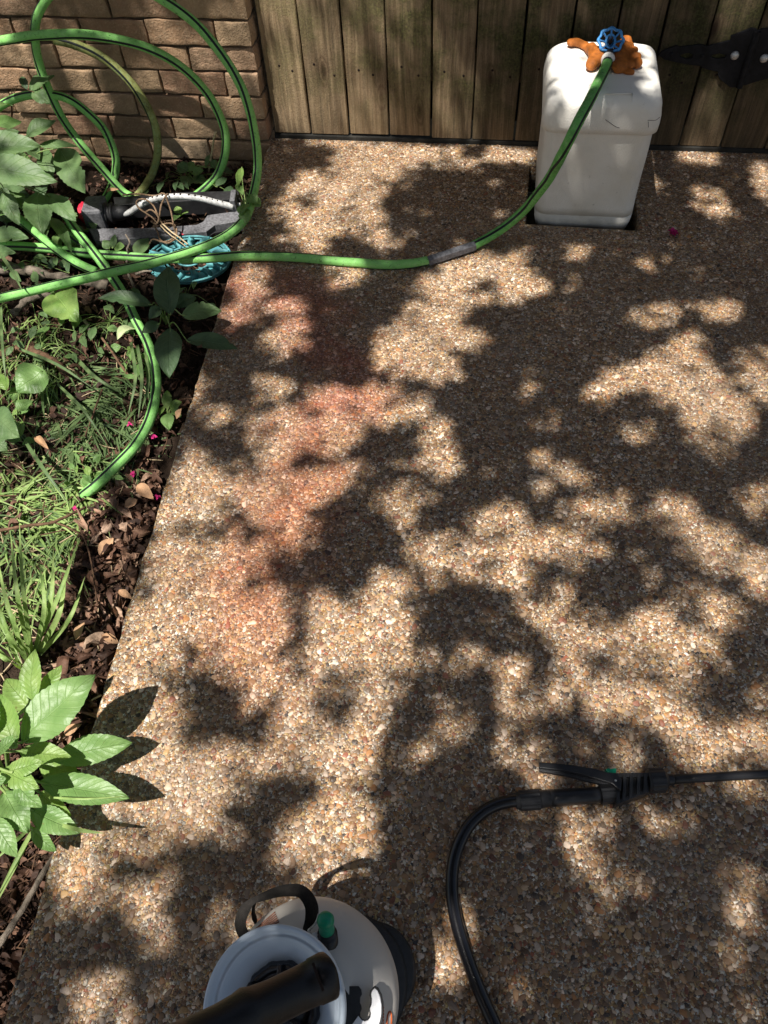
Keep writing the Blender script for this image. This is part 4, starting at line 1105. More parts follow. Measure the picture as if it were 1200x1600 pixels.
plant('clinging_weed', 'pale wilted leaves clasping the hose bend at the slab corner', 'weed', (388, 345), [
    (388, 305, .06, 402, 318, .05, 18), (385, 318, .06, 376, 335, .06, 22), (392, 312, .05, 408, 322, .03, 16), (380, 325, .06, 386, 350, .04, 20), (378, 345, .02, 372, 362, -.02, 10), (392, 330, .03, 386, 350, .0, 14), (378, 262, .0, 372, 292, -.02, 12), (370, 288, -.03, 380, 305, -.03, 12)], M['leaf_l'], serr=.02)
plant('edge_weed', 'small pale weed with crumpled leaves beside the slab edge, right of the hose bend', 'weed', (268, 655), [
    (262, 640, -.05, 262, 610, -.03, 16), (266, 640, -.05, 284, 628, -.03, 20), (262, 645, -.05, 264, 672, -.05, 20), (270, 640, -.04, 282, 652, -.04, 14), (256, 635, -.05, 250, 650, -.05, 12)], M['leaf_l'])
plant('lit_weed', 'yellow-green weed lit between the sprinkler rails', 'weed', (282, 338), [(282, 336, -.05, 270, 345, -.04, 14), (284, 336, -.05, 294, 331, -.03, 16), (280, 334, -.05, 276, 322, -.03, 14)], M['leaf_l'])
plant('low_weed', 'dark low weed in front of the sprinkler rail', 'weed', (175, 388), [(172, 388, -.05, 160, 376, -.03, 14), (176, 388, -.05, 180, 366, -.02, 10), (180, 390, -.05, 195, 385, -.03, 16), (212, 400, -.05, 232, 372, -.03, 26), (170, 392, -.06, 160, 400, -.04, 14)], M['leaf_m'])
rr = random.Random(21)
def scatter_weed(label, x0, y0, x1, y1, n, mat, size=16, name='low_weed'):
    lv = []
    for _ in range(n):
        x, y = rr.uniform(x0, x1), rr.uniform(y0, y1); an = rr.uniform(0, 6.28); l = rr.uniform(.7, 1.5) * size
        z = rr.uniform(-.07, -.03); lv.append((x, y, z, x + l * math.cos(an), y + l * math.sin(an), z + rr.uniform(-.01, .02), l * rr.uniform(.45, .75)))
    plant(name, label, 'weed', ((x0 + x1) / 2, (y0 + y1) / 2), lv, mat, stemr=.0015, serr=.02)
scatter_weed('patch of dark weeds under the hoses between the left edge and the log', 0, 395, 110, 430, 16, M['leaf_d'])
scatter_weed('patch of small weeds beside the lower hose, left of the seedling', 120, 460, 225, 545, 18, M['leaf_m'])
scatter_weed('pale weeds between the hose and the seedling', 185, 520, 235, 590, 12, M['leaf_l'], 14)
scatter_weed('weeds at the left edge under the sapling', 0, 300, 95, 345, 16, M['leaf_d'], 22)
scatter_weed('crushed pale weeds where the lower hose end dips into the grass', 110, 715, 195, 775, 14, M['leaf_l'], 15)
scatter_weed('small leaves around the teal disc beside the slab', 250, 440, 335, 480, 12, M['leaf_m'], 13)
scatter_weed('dark foliage growing behind the sprinkler below the arc', 215, 262, 370, 296, 14, M['leaf_d'], 16)

scatter_weed('bright young leaves crowding the left edge above the heart vine', -20, 590, 60, 690, 16, M['leaf_l'], 20)
scatter_weed('mixed small weeds in front of the crossing hoses at left', 0, 470, 120, 560, 18, M['leaf_m'], 17)
scatter_weed('green leaves filling the gap between the sapling and the sprinkler', 60, 345, 150, 400, 14, M['leaf_m'], 18)
# grass
def blade(mb, p0, d, L, w, lift, bend, rr, nseg=5):
    hz = rr.uniform(0, 1); side = Vector((-d.y, d.x, 0)); side = (side + Vector((0, 0, rr.uniform(-.45, .45)))).normalized(); vs = []; uvs = []
    for i in range(nseg + 1):
        u = i / nseg
        p = p0 + d * (L * u * (1 - .1 * u)) + Vector((0, 0, .18 * L * u * hz)) + Vector((0, 0, lift * L * math.sin(math.pi * min(1, u * .9)) )) + Vector((-d.y, d.x, 0)) * bend * u * u * L
        ww = w * (1 - u ** 2.2) * .5 * (.6 + .4 * min(1, u * 4))
        vs += [p - side * ww, p + side * ww]; uvs += [(u, 0), (u, 1)]
    fs = [(2 * i, 2 * i + 1, 2 * i + 3, 2 * i + 2) for i in range(nseg)]
    mb.add(vs, fs, 0, uvs)
def grass_patch(name, poly, n, mat, Lr, wr, label, dirs, lift=(.05, .6), seed=1, z0=-.08):
    rr = random.Random(seed); mb = MB(); xs = [p[0] for p in poly]; ys = [p[1] for p in poly]; k = 0
    while k < n:
        x, y = rr.uniform(min(xs), max(xs)), rr.uniform(min(ys), max(ys))
        if not inside(x, y, poly): continue
        if noise.noise(Vector((x * .018, y * .018, seed))) < -.18 + rr.uniform(-.25, .25): k += .3; continue
        p = W(x, y, z0); p.z = bedz(p.x, p.y) - .003
        base_a = dirs + 1.1 * noise.noise(Vector((x * .012, y * .012, seed + 5))) * 2
        an = base_a + rr.gauss(0, .38); d = Vector((math.cos(an), math.sin(an), 0))
        L = rr.uniform(*Lr)
        if p.x + d.x * L > edge_x(p.y + d.y * L) - .01 and p.z < 0: L *= .4
        blade(mb, p, d, L, rr.uniform(*wr), rr.uniform(*lift), rr.gauss(0, .10), rr)
        k += 1
    o = mb.build(name, mat, None, True, origin=(0, 0, 0)); tag(o, label, 'grass', kind='stuff'); return o
def inside(x, y, poly):
    c = False; j = len(poly) - 1
    for i in range(len(poly)):
        (xi, yi), (xj, yj) = poly[i], poly[j]
        if (yi > y) != (yj > y) and x < (xj - xi) * (y - yi) / (yj - yi) + xi: c = not c
        j = i
    return c
PG = [(-60, 480), (150, 500), (215, 560), (250, 620), (235, 690), (190, 740), (160, 800), (120, 850), (90, 900), (-60, 930)]
grass_patch('grass', PG, 760, M['grass_shade'], (.08, .17), (.004, .0075), 'matted green grass around the lower hose', a(-60), (.0, .14), 2)
grass_patch('grass', [(-60, 700), (120, 700), (170, 780), (120, 880), (60, 960), (-60, 1000)], 420, M['grass'], (.05, .16), (.004, .0078), 'sunlit grass in the bed left of the leaf litter', a(-50), (.02, .22), 3)
grass_patch('grass', [(-60, 440), (60, 480), (150, 520), (120, 600), (-60, 620)], 300, M['grass'], (.06, .15), (.0035, .0065), 'thin grass blades under the heart-shaped leaf', a(-80), (.05, .3), 4)
grass_patch('grass', [(60, 540), (150, 560), (230, 600), (225, 690), (175, 730), (110, 700), (60, 640)], 260, M['grass_shade'], (.10, .22), (.006, .0095), 'long flattened grass leaves combed towards the lower hose end', a(-62), (.0, .1), 9)
grass_patch('grass', [(-60, 700), (110, 720), (150, 790), (60, 830), (-60, 830)], 160, M['grass'], (.08, .18), (.005, .009), 'long pale grass leaves above the dark twig', a(-30), (.0, .15), 10)
def clump(name, label, blades, mat, w=7):
    t0 = W(blades[0][0][0], blades[0][0][1], -.07); mb = MB()
    for b in blades:
        pts = catmull([W(*p) for p in b], 6); N = len(pts)
        depth = (pts[0] - Vector((0, 0, CAM_H))).dot(Vector(CR @ np.array([0, 0, 1.]))); wm = (w * R_.uniform(.75, 1.15)) / (F_PX / depth)
        vs = []; uvs = []
        for i, p in enumerate(pts):
            u = i / (N - 1); dd = (pts[min(i + 1, N - 1)] - pts[max(0, i - 1)]).normalized(); s = dd.cross(Vector((.1, -.5, .8))).normalized()
            ww = wm * .5 * (1 - u ** 3) * (.75 + .25 * min(1, 5 * u)); q = s.cross(dd) * ww * .45
            vs += [p - s * ww + q, p, p + s * ww + q]; uvs += [(u, 0), (u, .5), (u, 1)]
        fs = []
        for i in range(N - 1):
            for k in (0, 1): fs.append((3 * i + k, 3 * i + k + 1, 3 * i + k + 4, 3 * i + k + 3))
        mb.add(vs, fs, 0, uvs)
    o = mb.build(name, mat, None, True, origin=t0); tag(o, label, 'grass clump'); return o
bl = []
for (bx, by, tx, ty, h) in ((50, 1024, 125, 838, .10), (59, 1022, 104, 890, .07), (48, 1026, 16, 828, .12), (44, 1030, -4, 870, .11), (42, 1032, -20, 900, .10), (52, 1026, 30, 812, .10), (46, 1036, -15, 950, .08), (40, 1040, -30, 985, .07), (56, 1020, 84, 850, .09), (50, 1028, 4, 905, .12), (38, 1045, -20, 1010, .06), (60, 1026, 133, 900, .05), (44, 1034, 10, 935, .08), (54, 1022, 60, 868, .09), (36, 1050, -10, 905, .1)):
    mx, my = (bx + tx) / 2 + R_.uniform(-6, 6) + (8 if tx > bx else -2), (by + ty) / 2 + 4
    bl.append([(bx, by, -.08), (mx, my, h), (tx, ty, h * .9)])
clump('grass_clump', 'clump of long bright grass blades above the broad-leaved plant', bl, M['grass'], 8.5)
clump('grass_clump', 'long grass blades crossing the bed at the left edge below the broad-leaved plant', [[(50, 1300, .02), (28, 1340, .03), (-4, 1400, .0)], [(46, 1308, .02), (20, 1360, .02), (-10, 1420, -.02)], [(40, 1300, .0), (18, 1320, .02), (-14, 1350, .01)]], M['grass'], 7)
clump('grass_stalk', 'single grass blade poking out of the broad-leaved plant over the slab', [[(98, 1289, .10), (128, 1297, .12), (163, 1302, .125)]], M['grass'], 8)
clump('grass_stalk', 'thin grass stalk lying across the lowest round broad leaf', [[(84, 1246, .13), (130, 1248, .145), (202, 1244, .125)]], M['grass'], 5)
clump('grass_clump', 'long arching grass blades over the dark bed beside the hose', [[(30, 545, -.03), (90, 570, .02), (150, 610, .0)], [(205, 535, -.04), (212, 590, .02), (200, 650, -.03)], [(215, 540, -.04), (222, 590, .02), (216, 655, -.03)], [(228, 545, -.04), (232, 600, .0), (222, 640, -.04)], [(0, 395, .05), (20, 425, .06), (36, 456, .05)], [(40, 690, -.03), (70, 735, .03), (110, 790, -.02)], [(2, 480, .0), (4, 540, .04), (10, 600, .0)], [(120, 560, -.05), (150, 590, .02), (200, 620, -.03)], [(90, 600, -.04), (130, 640, .02), (170, 700, -.04)]], M['grass_shade'], 6)

# ================================================================== leaf litter, twigs, petals
def litter(name, poly, n, sz, label, mat, seed, urange=(0, 1), zlift=.012):
    rr = random.Random(seed); mb = MB(); xs = [p[0] for p in poly]; ys = [p[1] for p in poly]; k = 0
    while k < n:
        x, y = rr.uniform(min(xs), max(xs)), rr.uniform(min(ys), max(ys))
        if not inside(x, y, poly): continue
        p = W(x, y, ZB); p.z = bedz(p.x, p.y) + rr.uniform(-.004, zlift * 1.6)
        if p.x > edge_x(p.y) - .012: k += .5; continue
        an = rr.uniform(0, 6.28); L = rr.uniform(*sz); wd = L * rr.uniform(.3, .55)
        d = Vector((math.cos(an), math.sin(an), rr.uniform(-.6, .6))); up = Vector((rr.uniform(-1.3, 1.3), rr.uniform(-1.3, 1.3), 1))
        b = len(mb.uv); leaf(mb, p - d * L / 2, p + d * L / 2, wd, up, rr.uniform(-.35, .4), rr.uniform(-.6, .9), .5, .06, 6, 4, rr=rr)
        u = rr.uniform(*urange)
        for q in range(b, len(mb.uv)): mb.uv[q] = (u, 0)
        k += 1
    o = mb.build(name, mat, None, True, origin=(0, 0, 0)); tag(o, label, 'leaf litter', kind='stuff'); return o
litter('leaf_litter', [(235, 700), (250, 760), (225, 850), (195, 950), (165, 1080), (140, 1160), (60, 1160), (60, 1000), (110, 900), (150, 800), (190, 740)], 1000, (.016, .058), 'brown dead leaf litter along the slab edge', M['litter'], 1)
litter('leaf_litter', [(-60, 1150), (150, 1150), (140, 1250), (100, 1330), (60, 1440), (20, 1620), (-60, 1700)], 900, (.012, .042), 'red-brown leaf litter below the broad-leaved plant', M['litter'], 2, (0, .75))
litter('leaf_litter', [(-80, 290), (390, 290), (375, 420), (320, 600), (250, 720), (-80, 900)], 2000, (.010, .042), 'dark leaf scraps strewn across the bed under the hoses', M['litter'], 3, (0, .7))
litter('leaf_litter', [(150, 255), (420, 215), (395, 300), (150, 300)], 500, (.012, .03), 'dead leaf scraps along the foot of the brick wall', M['litter'], 4, (.1, .9))
def mulch(name, poly, n, label, seed, mat, Lr=(.02, .09)):
    rr = random.Random(seed); mb = MB(); xs = [p[0] for p in poly]; ys = [p[1] for p in poly]; k = 0
    while k < n:
        x, y = rr.uniform(min(xs), max(xs)), rr.uniform(min(ys), max(ys))
        if not inside(x, y, poly): continue
        k += 1
        p = W(x, y, ZB); p.z = bedz(p.x, p.y) + rr.uniform(.002, .02)
        if p.x > edge_x(p.y) - .02: continue
        an = rr.uniform(0, 6.28); L = rr.uniform(*Lr); d = Vector((math.cos(an), math.sin(an), rr.uniform(-.2, .2))) * L / 2
        if (p + d).x > edge_x(p.y) - .01: d = -d * .5
        m_ = p + Vector((rr.uniform(-1, 1), rr.uniform(-1, 1), rr.uniform(-.2, .6))) * L * .12
        sweep(mb, catmull([p - d, m_, p + d], 3), rr.uniform(.0006, .0018), 4)
    o = mb.build(name, mat, None, True, origin=(0, 0, 0)); tag(o, label, 'twigs', kind='stuff')
mulch('twig_litter', [(-60, 300), (390, 300), (300, 640), (240, 760), (140, 1160), (60, 1440), (-60, 1620)], 650, 'fine brown twigs scattered through the bed', 5, M['twig'])
mulch('straw_litter', [(-60, 500), (250, 560), (240, 760), (140, 1100), (-60, 1150)], 260, 'pale dry grass stalks scattered through the bed', 6, M['straw'])
mulch('rootlets', [(340, 215), (415, 215), (400, 300), (350, 300)], 120, 'tangled reddish rootlets in the corner of wall and slab', 7, M['twig'], (.04, .12))
def twig(label, pts, r0, r1, mat='bark', name='twig', knob=.25):
    mb = MB(); P = catmull([W(*p) for p in pts], 8); s0 = R_.random() * 40
    P = [p + noise.noise_vector(p * 40) * r0 * .5 for p in P]
    sweep(mb, P, lambda u: (r0 + (r1 - r0) * u) * (1 + knob * noise.noise(Vector((u * 14, s0, 0)))), 10)
    o = mb.build(name, M[mat], None, origin=P[0]); tag(o, label, 'twig')
twig('grey dead branch running down beside the slab at lower left', [(98, 1318, -.02), (75, 1352, -.02), (52, 1392, -.03), (28, 1432, -.035), (6, 1466, -.04), (-20, 1500, -.05)], .0045, .0068)
twig('thick grey rotten log under the crossing hoses at the left edge', [(-30, 412, -.06), (20, 420, -.055), (60, 428, -.055), (110, 438, -.06), (170, 448, -.07)], .020, .012, 'bark', 'log', .5)
twig('knobbly pale branch stub between the big hose and the left edge', [(20, 490, -.06), (40, 470, -.05), (70, 462, -.05), (92, 470, -.05)], .012, .008, 'bark', 'log', .6)
twig('dark curved root lying in the grass at the left edge', [(0, 555, -.07), (30, 545, -.05), (60, 552, -.05), (90, 568, -.06), (110, 590, -.075)], .014, .008, 'twig', 'root', .4)
twig('reddish split stick pointing to the lower hose', [(160, 528, -.04), (178, 555, -.035), (196, 580, -.04), (207, 597, -.05)], .0030, .0035, 'twig')
twig('pale forked twig right of the big hose crossing', [(200, 428, -.05), (208, 445, -.04), (214, 458, -.05), (220, 466, -.06)], .004, .003)
twig('pale twig lying below the teal disc', [(212, 428, -.045), (225, 424, -.035), (238, 424, -.04)], .0045, .003)
twig('pale crooked twig standing before the sprinkler rail', [(197, 410, -.02), (201, 398, -.0), (199, 388, .02), (203, 378, .03), (196, 366, .045)], .0035, .0028)
twig('thin straw-coloured stick leaning on the sprinkler from the disc', [(254, 350, .0), (270, 364, -.005), (284, 374, -.02), (294, 382, -.03)], .0024, .0022, 'straw')
twig('pair of pale straws beside the leaning stick', [(250, 352, .0), (266, 367, -.005), (280, 377, -.02), (290, 385, -.03)], .0016, .0014, 'straw')
twig('short grey twig near the lit heart leaf', [(132, 500, -.05), (140, 515, -.045), (148, 526, -.05)], .0045, .0055)
twig('dark stem rising through the grass patch', [(160, 608, -.01), (148, 640, -.03), (133, 682, -.06)], .0026, .002, 'twig')
twig('dark long twig crossing the litter above the grass clump', [(0, 829, -.03), (40, 822, -.02), (78, 817, -.02), (105, 806, -.03), (134, 792, -.05)], .0042, .0030, 'twig')
twig('brown twig forking down from the long dark twig', [(80, 814, -.03), (110, 826, -.02), (150, 848, -.04), (190, 858, -.06)], .0022, .0016, 'twig')
twig('upright dry brown stem in the litter strip', [(122, 818, -.03), (138, 860, -.02), (146, 900, -.03), (152, 945, -.05)], .0020, .0014, 'twig')
twig('thin upright stick before the bricks behind the hose arc', [(337, 205, .12), (333, 225, .06), (329, 250, .0), (326, 268, -.05)], .0035, .0035, 'straw')
twig('pale short stick in the litter by the slab edge', [(158, 1086, -.04), (150, 1090, -.045), (143, 1094, -.05)], .002, .002, 'straw')
def one_leaf(label, b, e, w, mat='dry', name='dry_leaf', cat='dead leaf', fold=.2, droop=.1):
    mb = MB(); B, E = W(*b), W(*e); depth = (B - Vector((0, 0, CAM_H))).dot(Vector(CR @ np.array([0, 0, 1.])))
    leaf(mb, B, E, w / (F_PX / depth), Vector((0, -.2, 1)), droop, fold, .1, .0, 12, 4)
    o = mb.build(name, M[mat], None, origin=B); tag(o, label, cat)
one_leaf('tan oval dead leaf lying flat in the middle of the litter strip', (155, 868, -.05), (177, 840, -.045), 20, fold=.05)
one_leaf('tan curled leaf by the slab edge below the lower hose end', (214, 758, -.04), (240, 780, -.045), 20)
one_leaf('light brown leaf standing beside the dark litter hollow', (118, 1000, -.04), (132, 972, -.02), 16)
one_leaf('pale brown leaf under the slab edge near the long grass clump', (186, 1005, -.05), (158, 990, -.05), 14)
one_leaf('orange-brown leaf against the slab edge', (186, 922, -.04), (207, 936, -.03), 12)
one_leaf('tan broken leaf below the curled leaf', (196, 792, -.045), (215, 780, -.04), 18, droop=.05)
one_leaf('pale brown leaf tucked beside the edge weed', (276, 655, -.03), (284, 638, -.01), 11)
one_leaf('pale green rolled dead leaf beside the lower hose', (183, 530, -.03), (212, 514, -.03), 17, 'palegreen', fold=.45, droop=.2)
one_leaf('grey-tan curled leaf in the grass at left', (56, 682, -.04), (76, 702, -.04), 12, fold=.4)
one_leaf('large russet leaf in shade below the broad leaves', (100, 1148, -.05), (128, 1132, -.04), 16)
one_leaf('long brown leaf spike between sprinkler and hose', (165, 302, -.03), (185, 296, -.01), 9)
def petal(label, px, py, z, s, n=7):
    rr = random.Random(px); mb = MB(); c = W(px, py, z)
    for k in range(n):
        an = 6.28 * k / n + rr.uniform(-.3, .3); d = Vector((math.cos(an), math.sin(an), rr.uniform(.1, .8)))
        leaf(mb, c, c + d * s * rr.uniform(.6, 1), s * .7, Vector((0, 0, 1)), .2, .3, .4, .1, 6, 2, rr=rr)
    o = mb.build('fallen_blossom', M['pink'], None, origin=c); tag(o, label, 'blossom')
petal('crumpled magenta blossom on the slab right of the foam box', 1051, 365, .004, .020, 9)
petal('tiny pink petal scrap in the litter near the long dark twig', 118, 796, -.06, .010, 4)
petal('pink petal scrap beside the buried hose end', 208, 742, -.055, .012, 5)
petal('pink petal scrap by the slab edge under the hose bend', 247, 777, -.055, .010, 4)
petal('pink petal scrap in the shaded grass', 203, 664, -.055, .010, 3)
petal('pink petal scrap beside the edge weed', 240, 684, -.055, .012, 4)

